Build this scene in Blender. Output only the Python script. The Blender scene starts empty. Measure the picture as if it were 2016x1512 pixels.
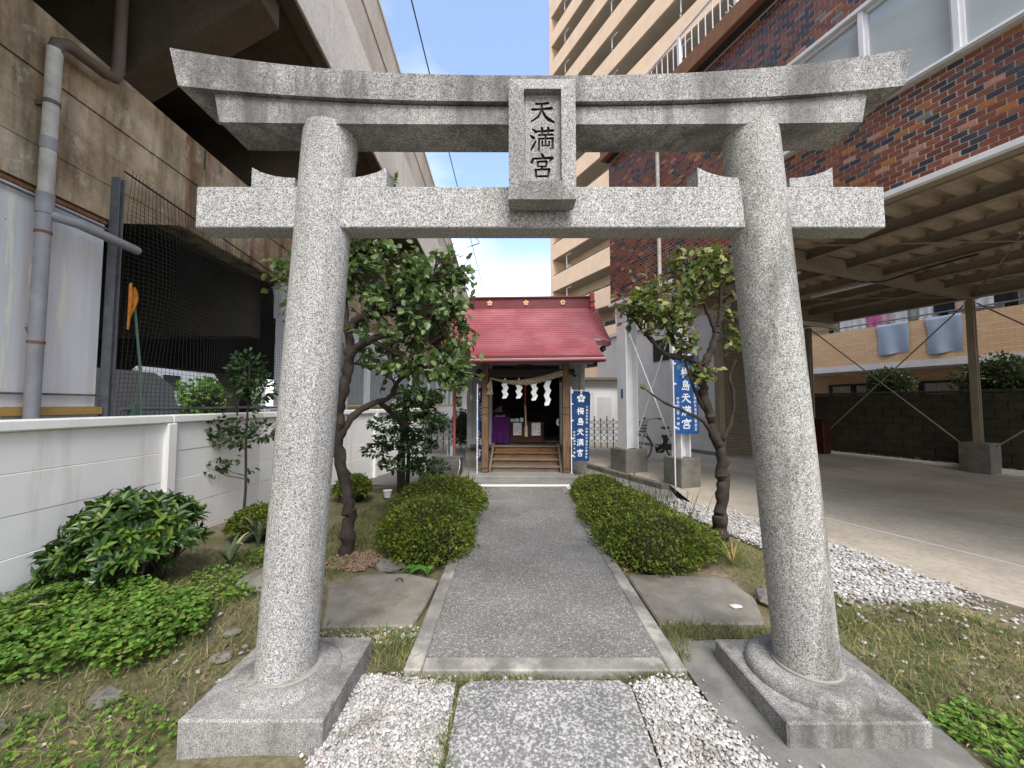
import bpy, math, random
import numpy as np
from mathutils import Vector, Matrix
random.seed(7); RNG = np.random.default_rng(7)
R = math.radians
S = bpy.context.scene
C = S.collection

# ------------------------------------------------------------------ camera, sky, sun, exposure
cam = bpy.data.cameras.new('camera'); camo = bpy.data.objects.new('camera', cam); C.objects.link(camo)
cam.sensor_width = 36.0; cam.lens = 36.0 * 757 / 2016
camo.location = (0, 0, 1.5); camo.rotation_euler = (R(93.0), 0, 0)
cam.clip_start = 0.05; cam.clip_end = 2000
S.camera = camo
SUN_EL, SUN_AZ = 52.0, 168.0            # azimuth clockwise from +Y (behind the viewer, veiled by thin cloud)
W = bpy.data.worlds.new('World'); S.world = W; W.use_nodes = True
nt = W.node_tree; nt.nodes.clear()
def wn(t, **k):
    n = nt.nodes.new(t)
    for a, b in k.items(): setattr(n, a, b)
    return n
sky = wn('ShaderNodeTexSky', sky_type='NISHITA', sun_disc=False, sun_elevation=R(SUN_EL), sun_rotation=R(SUN_AZ), air_density=1.0, dust_density=1.0, ozone_density=1.0)
tc = wn('ShaderNodeTexCoord')
mp = wn('ShaderNodeMapping'); mp.inputs['Scale'].default_value = (1.0, 1.0, 2.2); mp.inputs['Location'].default_value = (0.9, 0.1, 0.2)
nz = wn('ShaderNodeTexNoise'); nz.inputs['Scale'].default_value = 1.5; nz.inputs['Detail'].default_value = 7; nz.inputs['Roughness'].default_value = 0.52
sep = wn('ShaderNodeSeparateXYZ')
low = wn('ShaderNodeMapRange'); low.inputs['From Min'].default_value = 0.25; low.inputs['From Max'].default_value = 0.50; low.inputs['To Min'].default_value = 0.22; low.inputs['To Max'].default_value = -0.03
add = wn('ShaderNodeMath', operation='ADD')
rmp = wn('ShaderNodeValToRGB'); rmp.color_ramp.elements[0].position = 0.40; rmp.color_ramp.elements[1].position = 0.74
rmp.color_ramp.elements[0].color = (0.06, 0.06, 0.06, 1); rmp.color_ramp.elements[1].color = (1, 1, 1, 1)
mixc = wn('ShaderNodeMix', data_type='RGBA')
bg = wn('ShaderNodeBackground'); bg.inputs['Strength'].default_value = 0.135
out = wn('ShaderNodeOutputWorld')
L = nt.links.new
L(tc.outputs['Generated'], mp.inputs['Vector']); L(mp.outputs['Vector'], nz.inputs['Vector'])
L(tc.outputs['Generated'], sep.inputs[0]); L(sep.outputs['Z'], low.inputs['Value'])
L(nz.outputs['Fac'], add.inputs[0]); L(low.outputs[0], add.inputs[1]); L(add.outputs[0], rmp.inputs['Fac'])
L(rmp.outputs['Color'], mixc.inputs['Factor']); L(sky.outputs['Color'], mixc.inputs['A'])
mixc.inputs['B'].default_value = (4.4, 4.45, 4.5, 1)
L(mixc.outputs['Result'], bg.inputs['Color']); L(bg.outputs[0], out.inputs['Surface'])
sl = bpy.data.lights.new('sun', 'SUN'); slo = bpy.data.objects.new('sun', sl); C.objects.link(slo)
sl.energy = 1.5; sl.angle = R(32); sl.color = (1.0, 0.95, 0.88)
_az, _el = R(SUN_AZ), R(SUN_EL)
_sd = Vector((math.sin(_az) * math.cos(_el), math.cos(_az) * math.cos(_el), math.sin(_el)))
slo.rotation_euler = _sd.to_track_quat('Z', 'Y').to_euler(); slo.location = _sd * 40
S.view_settings.view_transform = 'Standard'; S.view_settings.look = 'None'
S.view_settings.gamma = 1.0; S.view_settings.use_curve_mapping = False
S.view_settings.exposure = 1.55
S.render.engine = 'CYCLES'
S.cycles.max_bounces = 7; S.cycles.diffuse_bounces = 4; S.cycles.glossy_bounces = 3; S.cycles.transparent_max_bounces = 8
S.cycles.use_denoising = True
S.cycles.caustics_reflective = False; S.cycles.caustics_refractive = False

# ------------------------------------------------------------------ helpers: frames, mesh builder, objects
class Frame:
    def __init__(s, deg, o=(0, 0)):
        s.a = R(deg); s.c, s.s = math.cos(s.a), math.sin(s.a); s.o = o
    def w(s, p):
        return Vector((s.o[0] + p[0] * s.c - p[1] * s.s, s.o[1] + p[0] * s.s + p[1] * s.c, p[2]))
    def inv(s, X, Y):
        X -= s.o[0]; Y -= s.o[1]
        return (X * s.c + Y * s.s, -X * s.s + Y * s.c)
F0 = Frame(0); FR = Frame(20.96); FT = Frame(27.4, (3.65, 35.0)); FV = Frame(1.7); FS = Frame(-2.5, (0.28, 8.1))
BASE = {}
def put(o): C.objects.link(o); return o
def tag(o, label=None, cat=None, group=None, kind=None):
    if label: o['label'] = label
    if cat: o['category'] = cat
    if group: o['group'] = group
    if kind: o['kind'] = kind
    return o
def thing(name, label, cat, base=(0, 0, 0), F=F0, group=None, rz=0.0):
    o = put(bpy.data.objects.new(name, None)); o.empty_display_size = 0.1
    o.location = F.w(base); o.rotation_euler = (0, 0, F.a + rz)
    BASE[o] = Vector(base)
    return tag(o, label, cat, group)

class MB:
    def __init__(s): s.v = []; s.f = []; s.smooth = False
    def add(s, vs, fs):
        k = len(s.v); s.v.extend([tuple(p) for p in vs]); s.f.extend([tuple(k + i for i in f) for f in fs]); return s
    def box(s, x0, x1, y0, y1, z0, z1, b=0.0):
        if b <= 0:
            return s.add([(x0,y0,z0),(x1,y0,z0),(x1,y1,z0),(x0,y1,z0),(x0,y0,z1),(x1,y0,z1),(x1,y1,z1),(x0,y1,z1)],
                         [(0,3,2,1),(4,5,6,7),(0,1,5,4),(1,2,6,5),(2,3,7,6),(3,0,4,7)])
        # chamfered box: three rectangles per corner
        vs = []; idx = {}
        X = (x0, x1); Y = (y0, y1); Z = (z0, z1); sg = (1, -1)
        for i in (0,1):
            for j in (0,1):
                for k in (0,1):
                    x, y, z = X[i], Y[j], Z[k]; bx, by, bz = sg[i]*b, sg[j]*b, sg[k]*b
                    idx[i,j,k,'x'] = len(vs); vs.append((x, y+by, z+bz))
                    idx[i,j,k,'y'] = len(vs); vs.append((x+bx, y, z+bz))
                    idx[i,j,k,'z'] = len(vs); vs.append((x+bx, y+by, z))
        g = lambda i,j,k,a: idx[i,j,k,a]
        fs = [(g(0,0,0,'x'),g(0,0,1,'x'),g(0,1,1,'x'),g(0,1,0,'x')), (g(1,0,0,'x'),g(1,1,0,'x'),g(1,1,1,'x'),g(1,0,1,'x')),
              (g(0,0,0,'y'),g(1,0,0,'y'),g(1,0,1,'y'),g(0,0,1,'y')), (g(0,1,0,'y'),g(0,1,1,'y'),g(1,1,1,'y'),g(1,1,0,'y')),
              (g(0,0,0,'z'),g(0,1,0,'z'),g(1,1,0,'z'),g(1,0,0,'z')), (g(0,0,1,'z'),g(1,0,1,'z'),g(1,1,1,'z'),g(0,1,1,'z'))]
        for i in (0,1):
            for j in (0,1): fs.append((g(i,j,0,'x'),g(i,j,1,'x'),g(i,j,1,'y'),g(i,j,0,'y')))
            for k in (0,1): fs.append((g(i,0,k,'x'),g(i,1,k,'x'),g(i,1,k,'z'),g(i,0,k,'z')))
        for j in (0,1):
            for k in (0,1): fs.append((g(0,j,k,'y'),g(1,j,k,'y'),g(1,j,k,'z'),g(0,j,k,'z')))
        for i in (0,1):
            for j in (0,1):
                for k in (0,1): fs.append((g(i,j,k,'x'),g(i,j,k,'y'),g(i,j,k,'z')))
        return s.add(vs, fs)
    def prism(s, poly, a0, a1, axis='z'):
        """poly of 2-D points swept along an axis: z -> (x,y), y -> (x,z), x -> (y,z)"""
        n = len(poly)
        P = {'z': lambda p, a: (p[0], p[1], a), 'y': lambda p, a: (p[0], a, p[1]), 'x': lambda p, a: (a, p[0], p[1])}[axis]
        return s.add([P(p, a0) for p in poly] + [P(p, a1) for p in poly],
                     [tuple(range(n))[::-1], tuple(range(n, 2*n))] + [(i, (i+1) % n, n + (i+1) % n, n + i) for i in range(n)])
    def tube(s, pts, r, n=8, cap=True):
        pts = [Vector(p) for p in pts]; m = len(pts)
        rs = [r] * m if not hasattr(r, '__len__') else list(r)
        up = None; vs = []
        for i, p in enumerate(pts):
            t = (pts[min(i+1, m-1)] - pts[max(i-1, 0)])
            if t.length < 1e-9: t = Vector((0, 0, 1))
            t.normalize()
            if up is None:
                up = Vector((0, 0, 1)) if abs(t.z) < 0.9 else Vector((1, 0, 0))
            u = (up - t * up.dot(t))
            if u.length < 1e-6: u = t.orthogonal()
            u.normalize(); w = t.cross(u); up = u
            for k in range(n):
                a = 2 * math.pi * k / n
                vs.append(p + (u * math.cos(a) + w * math.sin(a)) * rs[i])
        fs = [(i*n+k, i*n+(k+1) % n, (i+1)*n+(k+1) % n, (i+1)*n+k) for i in range(m-1) for k in range(n)]
        if cap: fs += [tuple(range(n))[::-1], tuple((m-1)*n + k for k in range(n))]
        return s.add(vs, fs)
    def lathe(s, prof, c=(0, 0), n=24, axis=None, cap=True):
        vs = []; 
        for i, (r, z) in enumerate(prof):
            dx, dy = axis(z) if axis else (0, 0)
            for k in range(n):
                a = 2 * math.pi * k / n; vs.append((c[0] + dx + r * math.cos(a), c[1] + dy + r * math.sin(a), z))
        m = len(prof)
        fs = [(i*n+k, i*n+(k+1) % n, (i+1)*n+(k+1) % n, (i+1)*n+k) for i in range(m-1) for k in range(n)]
        if cap: fs += [tuple(range(n))[::-1], tuple((m-1)*n + k for k in range(n))]
        return s.add(vs, fs)
    def grid(s, fn, nu, nv):
        vs = [fn(i / nu, j / nv) for j in range(nv + 1) for i in range(nu + 1)]
        return s.add(vs, [(j*(nu+1)+i, j*(nu+1)+i+1, (j+1)*(nu+1)+i+1, (j+1)*(nu+1)+i) for j in range(nv) for i in range(nu)])
    def ellipsoid(s, c, r, nu=12, nv=8, jit=0.0):
        vs = []
        for j in range(nv + 1):
            t = math.pi * j / nv
            for i in range(nu):
                a = 2 * math.pi * i / nu; q = 1 + random.uniform(-jit, jit)
                vs.append((c[0] + r[0]*q*math.sin(t)*math.cos(a), c[1] + r[1]*q*math.sin(t)*math.sin(a), c[2] + r[2]*q*math.cos(t)))
        return s.add(vs, [(j*nu+i, (j+1)*nu+i, (j+1)*nu+(i+1) % nu, j*nu+(i+1) % nu) for j in range(nv) for i in range(nu)])
    def mesh(s, name, off=(0, 0, 0), smooth=False):
        me = bpy.data.meshes.new(name); ox, oy, oz = off
        me.from_pydata([(x-ox, y-oy, z-oz) for x, y, z in s.v], [], s.f)
        if smooth:
            me.polygons.foreach_set('use_smooth', [True] * len(me.polygons))
            try: me.set_sharp_from_angle(angle=R(40))
            except Exception: pass
        me.update(); return me
def part(name, mb, mat, parent, smooth=False, kind=None, label=None):
    root = parent
    while root.parent: root = root.parent
    me = mb.mesh(name, BASE.get(root, (0, 0, 0)), smooth)
    me.materials.append(mat)
    o = put(bpy.data.objects.new(name, me)); o.parent = parent
    if parent is not root: pass
    if kind: o['kind'] = kind
    if label: o['label'] = label
    return o
def single(name, mb, mat, label, cat, base=(0, 0, 0), F=F0, group=None, smooth=False, kind=None):
    me = mb.mesh(name, base, smooth); me.materials.append(mat)
    o = put(bpy.data.objects.new(name, me)); o.location = F.w(base); o.rotation_euler = (0, 0, F.a)
    BASE[o] = Vector(base)
    return tag(o, label, cat, group, kind)
def struct(name, mb, mat, F=F0, smooth=False, parent=None, label=None):
    me = mb.mesh(name, (0, 0, 0), smooth); me.materials.append(mat)
    o = put(bpy.data.objects.new(name, me)); o.rotation_euler = (0, 0, F.a); o.location = (F.o[0], F.o[1], 0)
    if parent: o.parent = parent
    else: o['kind'] = 'structure'
    if label: o['label'] = label
    return o
def piece(name, me, parent, loc, rot=(0, 0, 0), scale=(1, 1, 1)):
    """one of many alike pieces that share mesh data; loc in the frame of the thing"""
    root = parent
    while root.parent: root = root.parent
    o = put(bpy.data.objects.new(name, me)); o.parent = parent
    o.location = Vector(loc) - BASE.get(root, Vector((0, 0, 0))); o.rotation_euler = rot; o.scale = scale
    return o
def raw_mesh(name, V, Fq, mat, nper, smooth=False):
    """big mesh from numpy arrays: V (n,3), Fq (m,nper) faces"""
    me = bpy.data.meshes.new(name)
    me.vertices.add(len(V)); me.vertices.foreach_set('co', np.asarray(V, dtype=np.float32).ravel())
    m = len(Fq); me.loops.add(m * nper); me.polygons.add(m)
    me.loops.foreach_set('vertex_index', np.asarray(Fq, dtype=np.int32).ravel())
    me.polygons.foreach_set('loop_start', np.arange(0, m * nper, nper, dtype=np.int32))
    try: me.polygons.foreach_set('loop_total', np.full(m, nper, dtype=np.int32))
    except Exception: pass
    me.polygons.foreach_set('use_smooth', np.full(m, smooth, dtype=bool))
    me.update(calc_edges=True); me.validate(); me.materials.append(mat); return me
def copy_tree(o, parent=None):
    c = o.copy(); C.objects.link(c)
    if parent: c.parent = parent
    for ch in list(o.children): copy_tree(ch, c)
    return c

# ------------------------------------------------------------------ helpers: materials
class NT:
    def __init__(s, name):
        s.m = bpy.data.materials.new(name); s.m.use_nodes = True; s.t = s.m.node_tree
        s.b = s.t.nodes['Principled BSDF']; s.geo = s.t.nodes.new('ShaderNodeNewGeometry'); s.pos = s.geo.outputs['Position']
    def n(s, t, **k):
        q = s.t.nodes.new(t)
        for a, b in k.items(): setattr(q, a, b)
        return q
    def l(s, a, b): s.t.links.new(a, b)
    def sc(s, v, loc=(0, 0, 0), vec=None, rot=(0, 0, 0)):
        q = s.n('ShaderNodeMapping'); q.inputs['Scale'].default_value = v; q.inputs['Location'].default_value = loc; q.inputs['Rotation'].default_value = rot
        s.l(vec or s.pos, q.inputs['Vector']); return q.outputs[0]
    def noise(s, scale, detail=3, rough=0.55, vec=None, dist=0.0):
        q = s.n('ShaderNodeTexNoise'); q.inputs['Scale'].default_value = scale; q.inputs['Detail'].default_value = detail
        q.inputs['Roughness'].default_value = rough; q.inputs['Distortion'].default_value = dist
        s.l(vec or s.pos, q.inputs['Vector']); return q.outputs['Fac']
    def voro(s, scale, feat='F1', vec=None, o='Distance', rnd=1.0):
        q = s.n('ShaderNodeTexVoronoi', feature=feat); q.inputs['Scale'].default_value = scale; q.inputs['Randomness'].default_value = rnd
        s.l(vec or s.pos, q.inputs['Vector']); return q.outputs[o]
    def ramp(s, fac, els, interp='LINEAR'):
        q = s.n('ShaderNodeValToRGB'); q.color_ramp.interpolation = interp
        e = q.color_ramp.elements
        while len(e) < len(els): e.new(0.5)
        for i, (p, c) in enumerate(els):
            e[i].position = p; e[i].color = (c, c, c, 1) if not hasattr(c, '__len__') else (*c, 1)
        s.l(fac, q.inputs['Fac']); return q.outputs['Color']
    def mix(s, fac, a, b, mode='MIX'):
        q = s.n('ShaderNodeMix', data_type='RGBA', blend_type=mode)
        for nm, v in (('Factor', fac), ('A', a), ('B', b)):
            if hasattr(v, 'is_linked'): s.l(v, q.inputs[nm])
            else: q.inputs[nm].default_value = (v if nm == 'Factor' else ((*v, 1) if hasattr(v, '__len__') else (v, v, v, 1)))
        return q.outputs['Result']
    def mul(s, a, b): return s.mix(1.0, a, b, 'MULTIPLY')
    def math(s, op, a, b=0.5):
        q = s.n('ShaderNodeMath', operation=op)
        for i, v in enumerate((a, b)):
            if hasattr(v, 'is_linked'): s.l(v, q.inputs[i])
            else: q.inputs[i].default_value = v
        return q.outputs[0]
    def bump(s, h, strength=0.3, dist=0.01):
        q = s.n('ShaderNodeBump'); q.inputs['Strength'].default_value = strength; q.inputs['Distance'].default_value = dist
        s.l(h, q.inputs['Height']); s.l(q.outputs[0], s.b.inputs['Normal'])
    def rnd(s):
        """random value that differs per mesh island and per object"""
        oi = s.n('ShaderNodeObjectInfo')
        return s.math('FRACT', s.math('ADD', s.geo.outputs['Random Per Island'], oi.outputs['Random']))
    def end(s, col=None, rough=0.8, spec=0.3, metal=0.0):
        if col is not None:
            if hasattr(col, 'is_linked'): s.l(col, s.b.inputs['Base Color'])
            else: s.b.inputs['Base Color'].default_value = (*col, 1)
        if hasattr(rough, 'is_linked'): s.l(rough, s.b.inputs['Roughness'])
        else: s.b.inputs['Roughness'].default_value = rough
        s.b.inputs['Specular IOR Level'].default_value = spec; s.b.inputs['Metallic'].default_value = metal
        return s.m
def plain(name, col, rough=0.7, spec=0.3, metal=0.0, vary=0.12, scale=6.0, bump=0.0):
    q = NT(name); n = q.noise(scale, 5, 0.6)
    c = q.mul(col, q.ramp(n, [(0.3, 1 - vary), (0.7, 1 + vary * 0.4)]))
    if bump: q.bump(q.noise(scale * 12, 4), bump, 0.004)
    return q.end(c, rough, spec, metal)
def granite(name, k=1.0, stain=0.5, warm=0.0, sp=165.0, lo=0.48, hi=0.66, tint=(0.10, 0.095, 0.08)):
    q = NT(name)
    g = q.noise(sp, 2, 0.6); g2 = q.noise(sp * 0.42, 2, 0.5)
    c = q.ramp(g, [(0.32, (0.075*k, 0.075*k, 0.078*k)), (0.43, (0.27*k, 0.263*k, 0.253*k)), (0.55, (0.43*k, 0.42*k, 0.40*k)), (0.67, (0.62*k, 0.61*k, 0.585*k))])
    c = q.mul(c, q.ramp(g2, [(0.36, 0.72), (0.52, 1.0)]))
    st = q.noise(1.0, 6, 0.62, q.sc((3.2, 3.2, 0.8)))
    c = q.mix(q.math('MULTIPLY', q.ramp(st, [(lo, 0.0), (hi, 1.0)]), stain), c, tint, 'MIX')
    gr = q.noise(30.0, 3, 0.6)
    c = q.mul(c, q.ramp(gr, [(0.35, 1 - 0.3 * stain), (0.6, 1.0)]))
    sk = q.noise(1.0, 5, 0.6, q.sc((13, 13, 0.6), (1.7, 0.3, 2.0))); tp = q.noise(1.3, 3, 0.5, q.sc((1, 1, 1), (9, 4, 1)))
    c = q.mix(q.math('MULTIPLY', q.math('MULTIPLY', q.ramp(sk, [(0.50, 0.0), (0.62, 1.0)]), q.ramp(tp, [(0.45, 0.0), (0.6, 1.0)])), min(1.0, stain * 0.95)), c, tint, 'MIX')
    st2 = q.noise(2.3, 6, 0.65)
    c = q.mul(c, q.ramp(st2, [(0.35, (1-.28*stain, 1-.27*stain, 1-.26*stain)), (0.6, (1.0, 1.0 - 0.02*warm, 1.0 - 0.07*warm))]))
    q.bump(g, 0.25, 0.004)
    return q.end(c, 0.75, 0.25)
def leafmat(name, cols, rough=0.45, trans=0.25, spec=0.4):
    q = NT(name); r = q.rnd()
    n = len(cols); c = q.ramp(r, [((i + 0.5) / n, cc) for i, cc in enumerate(cols)])
    c = q.mul(c, q.ramp(q.noise(4.5, 4, 0.6), [(0.33, (0.62, 0.66, 0.6)), (0.52, (1.0, 1.0, 1.0)), (0.68, (1.35, 1.18, 1.0))]))
    q.end(c, rough, spec)
    tr = q.n('ShaderNodeBsdfTranslucent'); mx = q.n('ShaderNodeMixShader'); mx.inputs[0].default_value = trans
    q.l(q.mix(0.5, c, (0.25, 0.4, 0.03)), tr.inputs['Color'])
    q.l(q.b.outputs[0], mx.inputs[1]); q.l(tr.outputs[0], mx.inputs[2])
    q.l(mx.outputs[0], q.t.nodes['Material Output'].inputs['Surface'])
    return q.m

M = {}
M['granite'] = granite('granite', 1.12, 0.25)
M['granite_beam'] = granite('granite_beam', 1.02, 0.66, 0.2, 165, 0.46, 0.62, (0.10, 0.092, 0.088))
M['granite_moss'] = granite('granite_moss', 1.16, 0.60, 0.8, 165, 0.50, 0.60, (0.085, 0.09, 0.065))
M['granite_base'] = granite('granite_base', 0.98, 0.75, 0.4, 230)
M['tablet'] = granite('tablet_stone', 0.95, 0.35, 0.2, 170)
M['carved'] = plain('carved_letter', (0.045, 0.042, 0.04), 0.9)
M['gap_shade'] = plain('stone_gap_shade', (0.05, 0.048, 0.045), 0.95)  # near-black colour standing in for shade between lintels and below the ledge
M['mortar_ring'] = plain('mortar_ring', (0.30, 0.285, 0.25), 0.9, scale=20)

def m_aggregate():
    q = NT('exposed_aggregate')
    v = q.voro(95, o='Color'); sepc = q.n('ShaderNodeSeparateColor'); q.l(v, sepc.inputs[0])
    d = q.voro(95)
    c = q.ramp(sepc.outputs[0], [(0.0, (0.085, 0.082, 0.078)), (0.45, (0.165, 0.16, 0.15)), (0.75, (0.26, 0.255, 0.24)), (0.93, (0.44, 0.43, 0.40))])
    c = q.mix(q.ramp(d, [(0.35, 0.0), (0.6, 1.0)]), c, (0.18, 0.172, 0.16))
    c = q.mul(c, q.ramp(q.noise(1.6, 5, 0.6), [(0.3, 0.78), (0.7, 1.2)]))
    q.bump(d, 0.5, 0.004); return q.end(c, 0.85, 0.2)
M['aggregate'] = m_aggregate()
def m_slab():
    q = NT('speckled_slab')
    g = q.noise(75, 2, 0.5, dist=0.6); c = q.ramp(g, [(0.40, (0.17, 0.168, 0.16)), (0.50, (0.235, 0.23, 0.22)), (0.57, (0.40, 0.395, 0.385)), (0.70, (0.54, 0.53, 0.51))])
    c = q.mul(c, q.ramp(q.noise(4, 5), [(0.3, 0.75), (0.65, 1.08)])); q.bump(g, 0.4, 0.003); return q.end(c, 0.8, 0.2)
M['slab'] = m_slab()
def concrete(name, col, vary=0.3, stain=(0.12, 0.10, 0.07), amt=0.4, scale=1.5, bump=0.25):
    q = NT(name); a = q.noise(scale, 7, 0.62); b = q.noise(scale * 26, 4, 0.6)
    c = q.mul(col, q.ramp(a, [(0.28, 1 - vary), (0.7, 1 + vary * 0.35)]))
    c = q.mul(c, q.ramp(b, [(0.3, 0.82), (0.7, 1.1)]))
    s = q.noise(scale * 0.7, 7, 0.65, q.sc((1, 1, 1), (5, 3, 1)))
    c = q.mix(q.math('MULTIPLY', q.ramp(s, [(0.5, 0.0), (0.72, 1.0)]), amt), c, stain)
    q.bump(b, bump, 0.004); return q.end(c, 0.88, 0.2)
M['kerb'] = concrete('path_kerb_concrete', (0.27, 0.26, 0.235), 0.5, (0.58, 0.55, 0.48), 0.9, 4.0)
M['flat_stone'] = concrete('flat_stone', (0.26, 0.24, 0.205), 0.45, (0.10, 0.082, 0.05), 0.75, 3.4)
M['pad'] = concrete('pad_concrete', (0.23, 0.225, 0.21), 0.45, (0.11, 0.10, 0.075), 0.7, 4.0)
M['court'] = concrete('forecourt_concrete', (0.25, 0.245, 0.23), 0.3, (0.15, 0.13, 0.10), 0.4, 1.4)
M['slab_floor'] = concrete('carport_floor_concrete', (0.52, 0.46, 0.37), 0.35, (0.40, 0.31, 0.21), 0.7, 0.7)
M['block'] = concrete('column_foot_concrete', (0.19, 0.18, 0.155), 0.4, (0.09, 0.08, 0.045), 0.6, 4.0)
M['dark_block'] = concrete('mossy_concrete_block', (0.075, 0.068, 0.05), 0.4, (0.035, 0.045, 0.02), 0.6, 3.0)
M['basin'] = concrete('basin_stone', (0.13, 0.125, 0.115), 0.35, (0.06, 0.06, 0.05), 0.5, 5.0)
M['ground'] = concrete('street_ground', (0.16, 0.155, 0.145), 0.3, (0.1, 0.09, 0.08), 0.4, 0.5)
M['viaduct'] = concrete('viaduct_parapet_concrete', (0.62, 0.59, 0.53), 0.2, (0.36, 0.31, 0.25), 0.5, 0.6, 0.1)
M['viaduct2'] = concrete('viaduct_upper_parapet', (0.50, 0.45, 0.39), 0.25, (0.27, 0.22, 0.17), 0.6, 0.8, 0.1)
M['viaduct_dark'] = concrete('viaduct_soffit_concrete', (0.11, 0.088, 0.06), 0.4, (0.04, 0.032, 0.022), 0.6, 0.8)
def m_beam():
    q = NT('stained_beam_concrete')
    a = q.noise(0.9, 7, 0.65); st = q.noise(1.0, 6, 0.65, q.sc((2.5, 2.5, 0.35)))
    rs = q.noise(1.0, 5, 0.6, q.sc((2.6, 2.6, 0.22), (3, 1, 2))); wp = q.noise(3.0, 6, 0.7, q.sc((1, 1, 0.7), (2, 9, 4)))
    c = q.ramp(a, [(0.30, (0.20, 0.14, 0.08)), (0.5, (0.42, 0.33, 0.205)), (0.68, (0.62, 0.53, 0.38))])
    c = q.mul(c, q.ramp(st, [(0.36, 0.38), (0.56, 1.1)]))
    c = q.mix(q.ramp(rs, [(0.55, 0.0), (0.66, 0.75)]), c, (0.22, 0.10, 0.035))
    c = q.mix(q.ramp(wp, [(0.56, 0.0), (0.64, 0.6)]), c, (0.62, 0.57, 0.45))
    c = q.mul(c, q.ramp(q.noise(30, 4), [(0.3, 0.85), (0.7, 1.08)]))
    q.bump(q.noise(22, 5), 0.3, 0.01); return q.end(c, 0.9, 0.15)
M['beam'] = m_beam()
def m_peel():
    q = NT('peeling_white_sheet')
    st = q.noise(1.0, 5, 0.6, q.sc((6, 6, 0.35))); pe = q.noise(1.0, 7, 0.72, q.sc((7, 7, 0.55), (4, 1, 0)))
    c = q.mul((0.70, 0.70, 0.69), q.ramp(st, [(0.3, 0.78), (0.65, 1.05)]))
    c = q.mix(q.ramp(pe, [(0.575, 0.0), (0.59, 1.0)]), c, (0.80, 0.75, 0.62))
    ru = q.noise(3.2, 7, 0.7, q.sc((1, 1, 1), (7, 2, 5))); c = q.mix(q.ramp(ru, [(0.67, 0.0), (0.70, 1.0)]), c, (0.36, 0.17, 0.07))
    return q.end(c, 0.6, 0.3)
M['peel'] = m_peel()
M['rust'] = plain('rusty_edge', (0.24, 0.11, 0.055), 0.9, vary=0.5, scale=18)
M['yellow'] = plain('yellow_ledge', (0.50, 0.31, 0.09), 0.7, scale=9)
M['pipe'] = plain('grey_drain_pipe', (0.30, 0.30, 0.31), 0.5, vary=0.25, scale=5)
M['pipe_old'] = plain('bleached_pipe', (0.50, 0.48, 0.42), 0.6, vary=0.3, scale=7)
M['pipe_brown'] = plain('brown_pipe', (0.13, 0.10, 0.08), 0.6)
M['steel_post'] = plain('grey_steel_post', (0.15, 0.155, 0.165), 0.55, vary=0.3, scale=9)
def m_whitewall():
    q = NT('white_painted_wall')
    a = q.noise(1.2, 6, 0.6); s = q.noise(1.0, 6, 0.65, q.sc((5, 5, 0.5)))
    c = q.mul((0.84, 0.825, 0.79), q.ramp(a, [(0.3, 0.9), (0.65, 1.02)]))
    c = q.mix(q.ramp(s, [(0.56, 0.0), (0.76, 0.4)]), c, (0.42, 0.38, 0.31))
    q.bump(q.noise(45, 4), 0.12, 0.003); return q.end(c, 0.75, 0.25)
M['whitewall'] = m_whitewall()
M['white_paint'] = plain('white_paint', (0.72, 0.72, 0.72), 0.5, vary=0.1)
M['white_wall2'] = plain('white_rendered_wall', (0.62, 0.61, 0.60), 0.8, vary=0.1, scale=3, bump=0.15)
M['white_plastic'] = plain('white_plastic', (0.75, 0.75, 0.76), 0.35, vary=0.05)
M['iron'] = plain('black_iron', (0.018, 0.017, 0.016), 0.55)
M['net'] = plain('dark_net_cord', (0.030, 0.034, 0.030), 0.9)
M['orange_rag'] = plain('orange_cloth', (0.62, 0.22, 0.03), 0.9, vary=0.4, scale=15)
M['bamboo'] = plain('green_pole', (0.10, 0.17, 0.12), 0.6)
M['tarp'] = plain('pale_tarpaulin', (0.50, 0.49, 0.45), 0.8)
def m_brick():
    q = NT('glazed_brick'); r = q.rnd()
    c = q.ramp(r, [(0.0, (0.20, 0.062, 0.038)), (0.22, (0.165, 0.048, 0.032)), (0.42, (0.235, 0.078, 0.042)), (0.56, (0.14, 0.045, 0.035)), (0.64, (0.030, 0.032, 0.048)), (0.80, (0.045, 0.045, 0.06)), (0.885, (0.08, 0.06, 0.07)), (0.92, (0.34, 0.13, 0.03)), (0.955, (0.40, 0.19, 0.14)), (0.985, (0.17, 0.17, 0.18))], 'CONSTANT')
    c = q.mul(c, q.ramp(q.noise(40, 3), [(0.3, 0.8), (0.7, 1.15)]))
    return q.end(c, 0.33, 0.5)
M['brick'] = m_brick()
M['mortar'] = plain('brick_mortar', (0.52, 0.45, 0.36), 0.9, scale=12)
M['brown_ledge'] = plain('brown_ledge', (0.26, 0.125, 0.07), 0.8, vary=0.2, scale=9)
M['glass'] = NT('window_glass').end((0.40, 0.44, 0.44), 0.05, 1.0)  # pale base colour paints the bright sky reflection into the panes
M['dark_glass'] = NT('dark_window_glass').end((0.03, 0.032, 0.034), 0.06, 0.6)
M['curtain'] = plain('net_curtain', (0.42, 0.40, 0.37), 0.9, vary=0.3, scale=14)
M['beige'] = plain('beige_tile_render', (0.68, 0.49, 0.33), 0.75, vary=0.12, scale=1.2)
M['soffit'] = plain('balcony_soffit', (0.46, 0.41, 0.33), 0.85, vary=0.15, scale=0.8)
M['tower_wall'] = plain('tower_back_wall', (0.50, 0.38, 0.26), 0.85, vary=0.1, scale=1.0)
M['dark_metal'] = plain('tower_dark_metal', (0.05, 0.045, 0.04), 0.6)  # dark metal of handrails and window frames
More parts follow.
